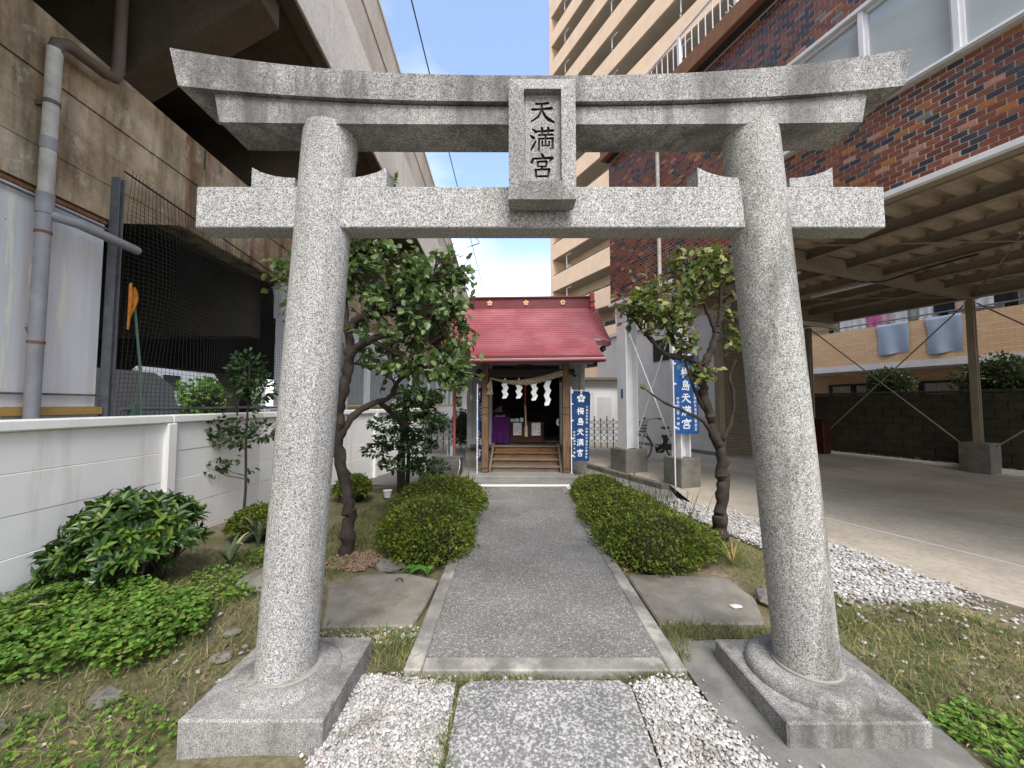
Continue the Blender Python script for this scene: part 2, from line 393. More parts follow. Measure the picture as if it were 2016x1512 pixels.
def m_tile():
    q = NT('orange_tile'); B = q.n('ShaderNodeTexBrick')
    B.inputs['Color1'].default_value = (0.70, 0.47, 0.28, 1); B.inputs['Color2'].default_value = (0.60, 0.385, 0.215, 1); B.inputs['Mortar'].default_value = (0.45, 0.31, 0.19, 1)
    B.inputs['Scale'].default_value = 1.0; B.inputs['Brick Width'].default_value = 0.235; B.inputs['Row Height'].default_value = 0.07; B.inputs['Mortar Size'].default_value = 0.006
    tcn = q.n('ShaderNodeTexCoord'); sx = q.n('ShaderNodeSeparateXYZ'); cx = q.n('ShaderNodeCombineXYZ')
    q.l(tcn.outputs['Object'], sx.inputs[0]); q.l(q.math('ADD', sx.outputs['X'], sx.outputs['Y']), cx.inputs['X']); q.l(sx.outputs['Z'], cx.inputs['Y'])
    q.l(cx.outputs[0], B.inputs['Vector']); q.bump(B.outputs['Fac'], -0.4, 0.004)
    return q.end(B.outputs['Color'], 0.6, 0.3)
M['tile'] = m_tile()
M['steel_brown'] = plain('carport_brown_steel', (0.27, 0.225, 0.165), 0.6, vary=0.2, scale=3)
M['deck'] = plain('carport_deck_sheet', (0.42, 0.345, 0.25), 0.45, vary=0.3, scale=2)
M['shutter'] = plain('olive_roller_shutter', (0.20, 0.175, 0.13), 0.5, vary=0.15, scale=4)
M['grey_shutter'] = plain('grey_shutter', (0.29, 0.31, 0.32), 0.6, vary=0.15, scale=4)
def m_roof():
    q = NT('red_metal_roof')
    c = q.mul((0.27, 0.060, 0.072), q.ramp(q.noise(3, 6, 0.65), [(0.3, 0.8), (0.7, 1.15)]))
    c = q.mix(q.ramp(q.noise(1.5, 6, 0.6, q.sc((1, 1, 1), (3, 3, 3))), [(0.42, 0.0), (0.72, 0.55)]), c, (0.42, 0.17, 0.18))
    return q.end(c, 0.33, 0.5)
M['roof'] = m_roof()
M['roof_dark'] = plain('dark_red_trim', (0.15, 0.022, 0.026), 0.4, 0.45)
M['roof_orange'] = plain('ridge_end_red', (0.38, 0.075, 0.06), 0.45, 0.4)
M['red_pole'] = plain('red_painted_pole', (0.34, 0.075, 0.065), 0.5)
M['gold'] = plain('gilt_crest', (0.62, 0.45, 0.22), 0.4, 0.5, 0.3)
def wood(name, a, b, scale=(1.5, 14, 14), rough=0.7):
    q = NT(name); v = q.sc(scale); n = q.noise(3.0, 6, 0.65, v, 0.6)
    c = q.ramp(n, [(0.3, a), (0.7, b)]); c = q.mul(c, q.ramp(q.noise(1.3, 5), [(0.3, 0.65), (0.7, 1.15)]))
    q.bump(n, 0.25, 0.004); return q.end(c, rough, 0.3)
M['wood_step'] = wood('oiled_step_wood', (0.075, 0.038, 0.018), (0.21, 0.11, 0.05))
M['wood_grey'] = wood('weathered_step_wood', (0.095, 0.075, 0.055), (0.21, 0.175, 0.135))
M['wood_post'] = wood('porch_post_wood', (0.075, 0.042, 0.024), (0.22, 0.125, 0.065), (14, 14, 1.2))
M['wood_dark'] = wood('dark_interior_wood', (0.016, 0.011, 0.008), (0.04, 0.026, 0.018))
M['wood_box'] = wood('offering_box_wood', (0.055, 0.022, 0.012), (0.10, 0.042, 0.024))
M['grey_wood'] = plain('grey_painted_boards', (0.34, 0.345, 0.34), 0.75, vary=0.15, scale=5)
M['tatami'] = plain('tatami_mat', (0.27, 0.25, 0.14), 0.9)
M['rope'] = plain('straw_rope', (0.34, 0.28, 0.18), 0.95, vary=0.4, scale=40)
M['paper'] = plain('white_paper', (0.78, 0.78, 0.77), 0.85, vary=0.05)
M['purple'] = plain('purple_cloth', (0.085, 0.012, 0.115), 0.9, vary=0.3, scale=9)
M['navy'] = plain('navy_cloth', (0.012, 0.018, 0.085), 0.9)
M['banner_blue'] = plain('blue_banner_cloth', (0.012, 0.05, 0.155), 0.85, vary=0.25, scale=7)
M['banner_bright'] = plain('bright_blue_banner_cloth', (0.016, 0.085, 0.27), 0.85, vary=0.25, scale=7)
M['print_white'] = plain('white_print', (0.72, 0.74, 0.76), 0.85, vary=0.05)
M['print_red'] = plain('red_print', (0.62, 0.07, 0.06), 0.85)
M['print_black'] = plain('black_print', (0.03, 0.03, 0.04), 0.85)
M['rope_red'] = plain('red_cord', (0.30, 0.045, 0.04), 0.9)
M['rope_pale'] = plain('pale_bell_rope', (0.42, 0.31, 0.22), 0.9)
M['skin'] = plain('skin', (0.38, 0.21, 0.15), 0.6)
M['hair'] = plain('dark_hair', (0.015, 0.012, 0.010), 0.6)
M['robe'] = plain('dark_robe', (0.03, 0.03, 0.04), 0.9)
M['bark'] = concrete('dark_bark', (0.048, 0.038, 0.032), 0.5, (0.09, 0.08, 0.065), 0.5, 9.0, 0.9)
M['twig'] = plain('twig_bark', (0.055, 0.042, 0.034), 0.9)
M['leaf_plum'] = leafmat('plum_leaf', [(0.045, 0.095, 0.03), (0.085, 0.15, 0.05), (0.125, 0.20, 0.07), (0.13, 0.185, 0.10), (0.19, 0.26, 0.085)], 0.42, 0.25)
M['leaf_plum2'] = leafmat('yellowing_plum_leaf', [(0.08, 0.13, 0.035), (0.14, 0.20, 0.06), (0.21, 0.26, 0.09), (0.30, 0.30, 0.11), (0.20, 0.15, 0.06)], 0.45, 0.3)
M['leaf_dark'] = leafmat('dark_evergreen_leaf', [(0.010, 0.028, 0.010), (0.016, 0.042, 0.014), (0.028, 0.062, 0.02), (0.050, 0.085, 0.026)], 0.48, 0.12, 0.3)
M['leaf_daphne'] = leafmat('glossy_bush_leaf', [(0.02, 0.055, 0.012), (0.035, 0.085, 0.018), (0.06, 0.125, 0.024), (0.14, 0.22, 0.035)], 0.35, 0.12, 0.5)
M['leaf_hedge'] = leafmat('azalea_leaf', [(0.055, 0.085, 0.014), (0.095, 0.145, 0.02), (0.15, 0.205, 0.028), (0.22, 0.27, 0.045), (0.15, 0.14, 0.03)], 0.6, 0.3, 0.25)
M['leaf_clover'] = leafmat('clover_leaf', [(0.05, 0.12, 0.016), (0.09, 0.21, 0.03), (0.15, 0.30, 0.045), (0.22, 0.36, 0.065), (0.18, 0.21, 0.06)], 0.6, 0.3, 0.25)
M['leaf_strap'] = leafmat('strap_leaf', [(0.045, 0.085, 0.05), (0.07, 0.12, 0.07), (0.10, 0.15, 0.06)], 0.5, 0.15)
M['leaf_dry'] = leafmat('dry_leaf', [(0.30, 0.21, 0.10), (0.42, 0.32, 0.18)], 0.8, 0.2)
M['grass'] = leafmat('grass_blade', [(0.08, 0.13, 0.03), (0.12, 0.17, 0.045), (0.20, 0.20, 0.08), (0.32, 0.27, 0.14)], 0.7, 0.2, 0.2)
M['leaf_far'] = leafmat('far_tree_leaf', [(0.05, 0.12, 0.02), (0.09, 0.19, 0.03), (0.13, 0.25, 0.05)], 0.6, 0.3)
M['hedge_core'] = plain('hedge_inner_shade', (0.018, 0.018, 0.008), 0.95, scale=20)  # near-black core colour paints the shade deep inside the foliage
def m_soil():
    q = NT('soil_with_moss')
    a = q.noise(2.2, 7, 0.65); b = q.noise(38, 5, 0.65); g = q.noise(1.5, 6, 0.6, q.sc((1, 1, 1), (4, 7, 0)))
    c = q.ramp(a, [(0.3, (0.13, 0.10, 0.066)), (0.55, (0.215, 0.175, 0.12)), (0.75, (0.30, 0.26, 0.19))])
    c = q.mix(q.ramp(g, [(0.42, 0.0), (0.60, 0.7)]), c, (0.11, 0.125, 0.04))
    c = q.mul(c, q.ramp(b, [(0.3, 0.6), (0.7, 1.25)])); q.bump(b, 0.8, 0.012); return q.end(c, 0.95, 0.1)
M['soil'] = m_soil()
def m_gravel():
    q = NT('white_gravel'); r = q.rnd()
    c = q.ramp(r, [(0.0, (0.32, 0.315, 0.305)), (0.35, (0.46, 0.455, 0.445)), (0.8, (0.60, 0.595, 0.585)), (0.97, (0.36, 0.34, 0.32)), (1.0, (0.45, 0.34, 0.29))])
    c = q.mul(c, q.ramp(q.noise(5, 6, 0.65), [(0.32, (0.62, 0.58, 0.52)), (0.5, (0.96, 0.95, 0.93)), (0.7, (1.06, 1.06, 1.06))])); return q.end(c, 0.7, 0.25)
M['gravel'] = m_gravel()
M['gravel_bed'] = plain('gravel_bed', (0.33, 0.32, 0.31), 0.95, vary=0.5, scale=45)
M['rock'] = concrete('garden_rock', (0.23, 0.215, 0.19), 0.4, (0.11, 0.10, 0.07), 0.5, 7.0, 0.6)
M['chips'] = plain('brown_wood_chips', (0.30, 0.20, 0.13), 0.95, vary=0.5, scale=60)

# ------------------------------------------------------------------ helpers: foliage, pebbles, lettering
def unit(v): return v / (np.linalg.norm(v, axis=-1, keepdims=True) + 1e-9)
LEAF_V = np.array([(0,0,0), (-.36,.30,.06), (.36,.30,.06), (0,.32,-.03), (-.30,.66,.02), (.30,.66,.02), (0,.68,-.06), (0,1.0,-.12)], dtype=np.float32)
LEAF_F = np.array([(0,3,1,1), (0,2,3,3), (1,3,6,4), (3,2,5,6), (4,6,7,7), (6,5,7,7)])
LEAF_T = np.array([(0,3,1), (0,2,3), (1,3,6), (1,6,4), (3,2,5), (3,5,6), (4,6,7), (6,5,7)])
def leaf_arrays(P, D, Nn, size, width=1.0):
    """P base points, D directions, Nn normals (n,3); size (n,)"""
    D = unit(D); S_ = unit(np.cross(D, Nn)); N_ = np.cross(S_, D)
    k = len(LEAF_V); V = (P[:, None, :] + size[:, None, None] * (LEAF_V[None, :, 0:1] * width * S_[:, None, :] + LEAF_V[None, :, 1:2] * D[:, None, :] + LEAF_V[None, :, 2:3] * N_[:, None, :]))
    Fq = LEAF_T[None] + (np.arange(len(P)) * k)[:, None, None]
    return V.reshape(-1, 3), Fq.reshape(-1, 3)
def leaf_proto(width, mat):
    v = LEAF_V.copy(); v[:, 0] *= width
    me = bpy.data.meshes.new('leaf'); me.from_pydata([tuple(map(float, q)) for q in v], [], [tuple(map(int, t)) for t in LEAF_T]); me.materials.append(mat); return me
def foliage(parent, P, D, Nn, size, mat, width=1.0, nobj=0, name='crown'):
    """mass of leaves as one part; the nobj leaves that show largest become objects of their own below it"""
    base = np.array(BASE[parent]); P = np.asarray(P, dtype=float); n = len(P)
    score = size / np.maximum(0.3, np.linalg.norm(P - np.array([0, 0, 1.5]), axis=1)) + RNG.uniform(0, 0.004, n)
    order = np.argsort(-score); big = order[:nobj]; rest = order[nobj:]
    V, Fq = leaf_arrays(P[rest] - base, D[rest], Nn[rest], size[rest], width)
    me = raw_mesh(name, V, Fq, mat, 3, True)
    o = put(bpy.data.objects.new(name, me)); o.parent = parent; o['kind'] = 'stuff'
    if nobj:
        lm = leaf_proto(width, mat); Du = unit(D[big]); Su = unit(np.cross(Du, Nn[big])); Nu = np.cross(Su, Du)
        for i in range(len(big)):
            q = put(bpy.data.objects.new('leaf', lm)); q.parent = o
            s = float(size[big[i]]); m = Matrix.Identity(4)
            for r in range(3):
                m[r][0] = Su[i][r] * s; m[r][1] = Du[i][r] * s; m[r][2] = Nu[i][r] * s; m[r][3] = P[big[i]][r] - base[r]
            q.matrix_basis = m
    return o
def rand_dirs(n, up=0.0):
    d = RNG.normal(size=(n, 3)); d[:, 2] += up; return unit(d)
def in_ell(n, c, r, shell=0.0):
    d = unit(RNG.normal(size=(n, 3))); q = RNG.uniform(shell, 1, n) ** (1 / 2.2)
    return np.array(c) + d * np.array(r) * q[:, None], d
def poly_points(poly, n):
    poly = np.array(poly); lo, hi = poly.min(0), poly.max(0); out_ = []
    tot = 0
    while tot < n:
        p = RNG.uniform(lo, hi, (n * 2, 2)); ins = np.zeros(len(p), bool); j = len(poly) - 1
        for i in range(len(poly)):
            a, b = poly[i], poly[j]
            cnd = ((a[1] > p[:, 1]) != (b[1] > p[:, 1])) & (p[:, 0] < (b[0]-a[0]) * (p[:, 1]-a[1]) / (b[1]-a[1] + 1e-12) + a[0])
            ins ^= cnd; j = i
        p = p[ins]; out_.append(p); tot += len(p)
    return np.concatenate(out_)[:n]
_t = (1 + 5 ** .5) / 2
ICO_V = unit(np.array([(-1,_t,0),(1,_t,0),(-1,-_t,0),(1,-_t,0),(0,-1,_t),(0,1,_t),(0,-1,-_t),(0,1,-_t),(_t,0,-1),(_t,0,1),(-_t,0,-1),(-_t,0,1)], dtype=float))
ICO_F = np.array([(0,11,5),(0,5,1),(0,1,7),(0,7,10),(0,10,11),(1,5,9),(5,11,4),(11,10,2),(10,7,6),(7,1,8),(3,9,4),(3,4,2),(3,2,6),(3,6,8),(3,8,9),(4,9,5),(2,4,11),(6,2,10),(8,6,7),(9,8,1)])
def pebbles(name, pts, z, rmin, rmax, mat, label, cat='gravel', layers=1.0):
    n = len(pts); r = RNG.uniform(rmin, rmax, n) * RNG.choice([0.7, 1, 1, 1.35], n)
    A = RNG.uniform(0, 2 * math.pi, n); sc = np.stack([RNG.uniform(.8, 1.35, n), RNG.uniform(.7, 1.1, n), RNG.uniform(.5, .8, n)], 1)
    V = ICO_V[None] * (1 + RNG.uniform(-.22, .22, (n, 12, 1))) * sc[:, None, :] * r[:, None, None]
    t = RNG.uniform(-.5, .5, n); c_, s_ = np.cos(t)[:, None], np.sin(t)[:, None]
    x, y, zz = V[..., 0], V[..., 1], V[..., 2]; x, zz = x * c_ - zz * s_, x * s_ + zz * c_
    c_, s_ = np.cos(A)[:, None], np.sin(A)[:, None]; x, y = x * c_ - y * s_, x * s_ + y * c_
    V = np.stack([x + pts[:, 0:1], y + pts[:, 1:2], zz + (np.asarray(z) + RNG.uniform(0.1, layers, n) * r)[:, None]], 2).reshape(-1, 3)
    Fq = (ICO_F[None] + (np.arange(n) * 12)[:, None, None]).reshape(-1, 3)
    me = raw_mesh(name, V, Fq, mat, 3); o = put(bpy.data.objects.new(name, me))
    return tag(o, label, cat, kind='stuff')
def blades(name, P, h, mat, label, cat='grass', lean=0.6, w=0.006):
    n = len(P); a = RNG.uniform(0, 2*math.pi, n); d = np.stack([np.cos(a), np.sin(a), np.zeros(n)], 1); sd = np.stack([-np.sin(a), np.cos(a), np.zeros(n)], 1)
    hh = (h * RNG.uniform(.4, 1.3, n))[:, None]; ln = (RNG.uniform(.1, lean, n))[:, None] * hh * 1.6; ww = (w * RNG.uniform(.5, 1.2, n))[:, None]
    up = np.array([[0, 0, 1.0]])
    V = np.stack([P - sd*ww, P + sd*ww, P + up*hh*.6 + d*ln*.4 + sd*ww*.7, P + up*hh*.6 + d*ln*.4 - sd*ww*.7, P + up*hh + d*ln], 1).reshape(-1, 3)
    k = (np.arange(n) * 5)[:, None]
    Fq = np.concatenate([k + np.array([[0,1,2]]), k + np.array([[0,2,3]]), k + np.array([[3,2,4]])])
    me = raw_mesh(name, V, Fq, mat, 3); o = put(bpy.data.objects.new(name, me))
    return tag(o, label, cat, kind='stuff')

GLYPH = {
 'ten': [[(26,86,5),(50,86.5,4),(74,89,6)], [(12,63,6),(48,64.5,4),(88,68,7)], [(50,84,4),(48,60,4),(36,34,5),(6,12,3)], [(50,60,4),(62,37,6),(75,22,8),(97,11,5)]],
 'man': [[(12,92,3),(26,80,7)], [(3,66,3),(17,55,7)], [(6,4,3),(14,20,6),(26,44,3)], [(34,82,4),(94,86,6)], [(50,97,5),(51,68,4)], [(75,98,5),(73,68,4)], [(36,67,4),(92,69,5)],
         [(38,52,4),(37,5,5)], [(38,52,4),(93,54,5)], [(92,54,5),(91,10,5),(82,14,3)], [(64,69,4),(64,24,4)], [(51,42,4),(51,24,3)], [(78,42,4),(78,24,3)], [(50,24,3),(79,24,4)]],
 'kyu': [[(48,100,4),(54,88,7)], [(15,82,4),(9,64,7)], [(15,80,4),(88,83,6)], [(90,84,7),(80,68,3)], [(33,68,4),(33,48,4)], [(33,68,4),(68,69,5)], [(68,69,5),(66,48,4)], [(33,48,3),(67,48,4)],
         [(51,47,4),(45,36,4)], [(24,36,5),(27,6,5)], [(24,35,4),(78,37,5)], [(78,37,6),(73,7,4)], [(27,8,4),(74,9,5)]],
 'bai': [[(6,68,4),(42,71,5)], [(25,97,5),(25,3,5)], [(25,66,4),(4,34,3)], [(27,60,4),(41,46,5)], [(59,97,5),(45,72,3)], [(53,83,4),(95,86,5)], [(55,68,4),(50,22,4)], [(55,68,4),(88,69,5)],
         [(88,69,5),(84,8,5),(75,12,3)], [(42,44,4),(99,46,5)], [(50,23,4),(90,24,4)], [(71,66,4),(66,24,4)]],
 'shima': [[(50,101,5),(44,88,3)], [(28,87,5),(28,38,5)], [(28,87,4),(75,88,5)], [(75,88,5),(74,63,4)], [(28,75,3),(74,75,4)], [(28,63,3),(74,63,4)], [(28,51,4),(94,53,5)], [(28,39,4),(85,40,5)],
           [(85,40,5),(80,3,5),(70,7,3)], [(40,30,4),(40,11,4)], [(14,26,4),(14,11,4)], [(13,11,4),(64,12,4)], [(64,27,4),(63,11,4)]],
}
def stroke_poly(st, k=1.0):
    """outline polygon (ccw) of a brush stroke given as (x, y, half width)"""
    P = [Vector((a, b)) for a, b, _ in st]; w = [c * k for *_, c in st]; Lf, Rt = [], []
    m = len(P)
    for i in range(m):
        t = (P[min(i+1, m-1)] - P[max(i-1, 0)]).normalized(); nn = Vector((-t.y, t.x))
        Lf.append(P[i] + nn * w[i]); Rt.append(P[i] - nn * w[i])
    t0 = (P[0] - P[1]).normalized(); t1 = (P[-1] - P[-2]).normalized()
    n0 = Vector((-t0.y, t0.x)); n1 = Vector((-t1.y, t1.x))
    s0 = [P[0] + t0 * w[0] * .8 + n0 * w[0] * .45, P[0] + t0 * w[0] * .8 - n0 * w[0] * .45]
    s1 = [P[-1] + t1 * w[-1] * .8 + n1 * w[-1] * .45, P[-1] + t1 * w[-1] * .8 - n1 * w[-1] * .45]
    poly = Rt + [s1[1], s1[0]] + Lf[::-1] + [s0[1], s0[0]]
    return [(p.x, p.y) for p in poly]
def glyph_flat(mb, key, cx, cz, size, fn, k=1.0):
    """flat printed character: fn maps (x, z) to a 3-D point"""
    for st in GLYPH[key]:
        pts = []
        for a, b in zip(st[:-1], st[1:]):
            for q in (0, 0.5): pts.append(tuple(a[i] + (b[i] - a[i]) * q for i in range(3)))
        pts.append(st[-1])
        m = len(pts); P = [Vector((a, b)) for a, b, _ in pts]; w = [c * k for *_, c in pts]; vs = []
        for i in range(m):
            t = (P[min(i+1, m-1)] - P[max(i-1, 0)]).normalized(); nn = Vector((-t.y, t.x))
            e = t * (w[i] * .6 * (1 if i == m - 1 else (-1 if i == 0 else 0)))
            for s_ in (1, -1):
                p = P[i] + e + nn * w[i] * s_
                vs.append(fn(cx + (p.x - 50) / 100 * size, cz + (p.y - 50) / 100 * size))
        mb.add(vs, [(2*i, 2*i+1, 2*i+3, 2*i+2) for i in range(m - 1)])
_fc = {}
def font_char(ch):
    if ch in _fc: return _fc[ch]
    cu = bpy.data.curves.new('t', 'FONT'); cu.body = ch; cu.size = 1.0; cu.resolution_u = 2; cu.offset = 0.012
    o = bpy.data.objects.new('t', cu); C.objects.link(o)
    dg = bpy.context.evaluated_depsgraph_get(); me = bpy.data.meshes.new_from_object(o.evaluated_get(dg))
    V = [tuple(v.co) for v in me.vertices]; Fc = [tuple(p.vertices) for p in me.polygons]
    if V:
        xs = [v[0] for v in V]; ys = [v[1] for v in V]; mx, my = (min(xs)+max(xs))/2, (min(ys)+max(ys))/2
        sz = max(max(xs)-min(xs), max(ys)-min(ys), 0.5); V = [((v[0]-mx)/sz, (v[1]-my)/sz) for v in V]
    bpy.data.objects.remove(o); bpy.data.meshes.remove(me); bpy.data.curves.remove(cu)
    _fc[ch] = (V, Fc); return _fc[ch]
def text_col(mb, s, cx, z0, z1, size, fn):
    """small characters set one below the other from z0 down to z1"""
    n = len(s)
    for i, ch in enumerate(s):
        if ch == ' ': continue
        cz = z0 + (z1 - z0) * (i + 0.5) / n
        V, Fc = font_char(ch)
        mb.add([fn(cx + x * size, cz + y * size) for x, y in V], Fc)

# ------------------------------------------------------------------ ground, path, slabs, gravel
struct('ground', MB().box(-150, 150, -60, 250, -0.30, -0.06), M['ground'])
cc = FR.inv
def soil_h(x, y):
    return 0.012 * math.sin(x * 3.1 + y * 1.7) + 0.009 * math.sin(x * 7.3 - y * 5.1) + 0.05 * min(1, max(0, (-x - 1.6) / 1.6)) + 0.02 * min(1, max(0, (x - 1.9) / 0.8)) * (1 if y < 4 else 0)
struct('soil', MB().grid(lambda u, v: (-3.62 + u * 8.2, -1.5 + v * 8.7, soil_h(-3.62 + u * 8.2, -1.5 + v * 8.7) - 0.012 - (.12 if cc(-3.62 + u * 8.2, -1.5 + v * 8.7)[0] > 4.5 else 0)), 130, 120), M['soil'], smooth=True)
pa = struct('path', MB().box(-0.497, 0.862, 2.302, 6.93, -0.05, 0.040), M['aggregate'])
k_ = MB().box(-0.60, -0.500, 2.19, 6.93, -0.05, 0.046, 0.008); struct('path_kerb', k_, M['kerb'])
struct('path_kerb', MB().box(0.865, 0.965, 2.19, 6.93, -0.05, 0.046, 0.008), M['kerb'])
struct('path_kerb', MB().box(-0.497, 0.862, 2.188, 2.299, -0.05, 0.045, 0.008), M['kerb'])
struct('path_end_strip', MB().box(-0.62, 1.06, 6.935, 7.05, -0.05, 0.05, 0.01), M['whitewall'])
struct('forecourt', MB().prism([(-1.05, 7.06), (1.75, 7.06), (2.05, 6.1), (2.6, 6.08), (2.75, 6.72), (1.2, 11.6), (-3.0, 11.6), (-2.0, 8.6), (-1.05, 8.0)], -0.05, 0.012), M['court'])
sl_ = MB()
pl = [(-0.27, 1.2), (0.58, 1.2), (0.62, 2.08), (0.57, 2.125), (0.0, 2.13), (-0.22, 2.12), (-0.27, 2.07)]
sl_.prism(pl, -0.05, 0.032)
single('paving_slab', sl_, M['slab'], 'rounded speckled paving slab lying between the two plinths', 'paving slab', (0.15, 1.7, 0))
def stone_prism(poly, z0, z1, name, label):
    n = len(poly); cx = sum(p[0] for p in poly) / n; cy = sum(p[1] for p in poly) / n
    q = MB(); ins = [(cx + (x-cx)*.975, cy + (y-cy)*.975) for x, y in poly]
    vs = [(x, y, z0) for x, y in poly] + [(x, y, z1 - .012) for x, y in poly] + [(x, y, z1 + random.uniform(-.003, .003)) for x, y in ins] + [(cx, cy, z1 + .004)]
    fs = [(i, (i+1) % n, n + (i+1) % n, n + i) for i in range(n)] + [(n+i, n+(i+1) % n, 2*n+(i+1) % n, 2*n+i) for i in range(n)] + [(2*n+i, 2*n+(i+1) % n, 3*n) for i in range(n)]
    q.add(vs, fs); return single(name, q, M['flat_stone'], label, 'stone', (cx, cy, 0))
stone_prism([(-1.26, 2.62), (-0.66, 2.64), (-0.63, 2.95), (-0.62, 3.30), (-0.9, 3.42), (-1.30, 3.40), (-1.46, 3.15)], -0.05, 0.034, 'flat_stone', 'flat worn stone with small iron ring left of the path')
stone_prism([(0.99, 2.66), (1.70, 2.66), (1.84, 3.0), (1.82, 3.32), (1.35, 3.40), (0.99, 3.39)], -0.05, 0.034, 'flat_stone', 'flat worn stone between path kerb and mossy right pillar')
for nm, lb, x, y in (('iron_ring', 'small rusty iron ring set in the stone beside fern', -0.93, 3.26), ('iron_ring', 'small rusty iron ring beside the trailing hedge', 1.30, 3.33)):
    single(nm, MB().tube([(x + .028*math.cos(a), y, 0.036 + .028*math.sin(a)) for a in [math.pi*i/8 for i in range(9)]], 0.0045, 6), M['iron'], lb, 'ring', (x, y, 0.03), smooth=True)
struct('plinth_pad', MB().prism([(0.975, 2.25), (1.02, 2.47), (1.25, 2.50), (2.02, 2.46), (2.0, 2.1), (1.92, 1.6), (1.75, 1.2), (1.0, 1.2), (0.985, 1.8)], -0.05, 0.02), M['pad'])
g1 = [(-0.86, 2.20), (-0.6, 2.17), (-0.30, 2.14), (-0.285, 1.25), (-1.0, 1.25), (-0.84, 1.6)]
g2 = [(0.63, 2.10), (0.80, 2.15), (0.95, 2.12), (0.97, 1.85), (1.05, 1.68), (1.12, 1.25), (0.60, 1.25)]
g3 = [(2.12, 6.0), (2.52, 6.05), (3.14, 5.0), (3.42, 4.1), (3.56, 3.2), (3.40, 2.95), (3.0, 2.93), (2.5, 3.0), (2.58, 4.0), (2.35, 5.0)]
for g_, zz in ((g1, .012), (g2, .024), (g3, .022)):
    o = struct('gravel_bed', MB().prism(g_, -0.04, zz), M['gravel_bed'])
def fringe(g, n, s=.035):
    p = np.array(g); k = RNG.integers(0, len(p), n); t = RNG.uniform(0, 1, (n, 1)); return p[k] * t + p[(k + 1) % len(p)] * (1 - t) + RNG.normal(size=(n, 2)) * s
pebbles('white_gravel', np.concatenate([poly_points(g1, 8500), fringe(g1, 260)]), 0.012, 0.0042, 0.0082, M['gravel'], 'white crushed gravel between left plinth and speckled slab', layers=1.8)
pebbles('white_gravel', np.concatenate([poly_points(g2, 5400), fringe(g2, 220), poly_points([(1.0, 2.0), (1.25, 1.2), (1.9, 1.2), (1.1, 1.75)], 60)]), 0.024, 0.0045, 0.009, M['gravel'], 'white crushed gravel between speckled slab and right plinth', layers=1.8)
pebbles('white_gravel', np.concatenate([poly_points(g3, 15000), fringe(g3, 500, .06)]), 0.022, 0.007, 0.0135, M['gravel'], 'band of white gravel along the edge of carport floor', layers=1.8)
sc_ = np.concatenate([poly_points([(1.95, 1.6), (2.3, 2.9), (3.6, 3.0), (3.3, 1.8)], 150), poly_points([(2.3, 2.7), (2.5, 3.1), (3.7, 3.1), (3.8, 2.6)], 120), poly_points([(-1.3, 2.45), (-.62, 2.45), (-.62, 2.65), (-1.3, 2.62)], 130), poly_points([(-.6, 2.13), (-.6, 2.19), (.95, 2.19), (.95, 2.13)], 60), poly_points([(-3.0, 1.4), (-1.5, 1.4), (-1.5, 2.8), (-2.2, 2.8)], 45)])
pebbles('scattered_pebbles', sc_, np.array([soil_h(x, y) for x, y in sc_]), 0.006, 0.014, M['gravel'], 'loose white pebbles scattered over the mossy soil')
for i, (x, y, r, lb) in enumerate([(-1.72, 2.36, .055, 'pale stone half buried in grass beside left pillar'), (-2.05, 2.02, .07, 'broken grey stone in the grass left of plinth'), (-2.36, 1.80, .06, 'flat grey rock at the edge of clover'), (-2.0, 3.3, .22, 'broad brown boulder sunk in soil behind left pillar'), (2.02, 3.05, .12, 'dark flat rock against right pillar and hedge'), (-1.12, 3.62, .12, 'grey stone at foot of left hedge'), (-1.85, 2.62, .05, 'small pale stone lying in dry grass'), (-2.6, 1.62, .07, 'grey weathered rock sunk among grass tufts')]):
    q = MB().ellipsoid((x, y, soil_h(x, y) + r * .12), (r * 1.15, r, r * .45), 9, 6, 0.14)
    single('rock', q, M['rock'], lb, 'rock', (x, y, 0))
# raised concrete floor of the open ground storey on the right, with a ramp and a kerb towards the shrine
fl = MB(); ms = [-8, 4.3, 5.35, 13.6]; zs = [0.022, 0.022, 0.10, 0.10]; ns = [4.5, 13.3]
def edge_n(m): return 4.5 if m < 5 else 4.99
vs = []; 
for m, z in zip(ms, zs):
    for n_ in (edge_n(m), 13.4): vs += [(n_, m, z)]
fl.add(vs, [(0, 1, 3, 2), (2, 3, 5, 4), (4, 5, 7, 6)]); fl.add([(4.99, 5.35, 0.1), (4.99, 13.6, 0.1), (4.99, 13.6, -.06), (4.99, 5.35, -.06)], [(0, 1, 2, 3)])
fl.add([(4.5, -8, .022), (4.5, 4.3, .022), (4.5, 4.3, -.06), (4.5, -8, -.06)], [(0, 1, 2, 3)])
struct('carport_floor', fl, M['slab_floor'], FR)
struct('floor_kerb', MB().box(4.86, 4.985, 5.4, 9.2, -0.05, 0.112, 0.012), M['block'], FR)
struct('floor_joint', MB().box(5.62, 5.632, 0.2, 3.4, 0.023, 0.027), M['whitewall'], FR)
struct('floor_joint', MB().box(5.2, 5.62, 3.4, 3.412, 0.023, 0.027), M['whitewall'], FR)

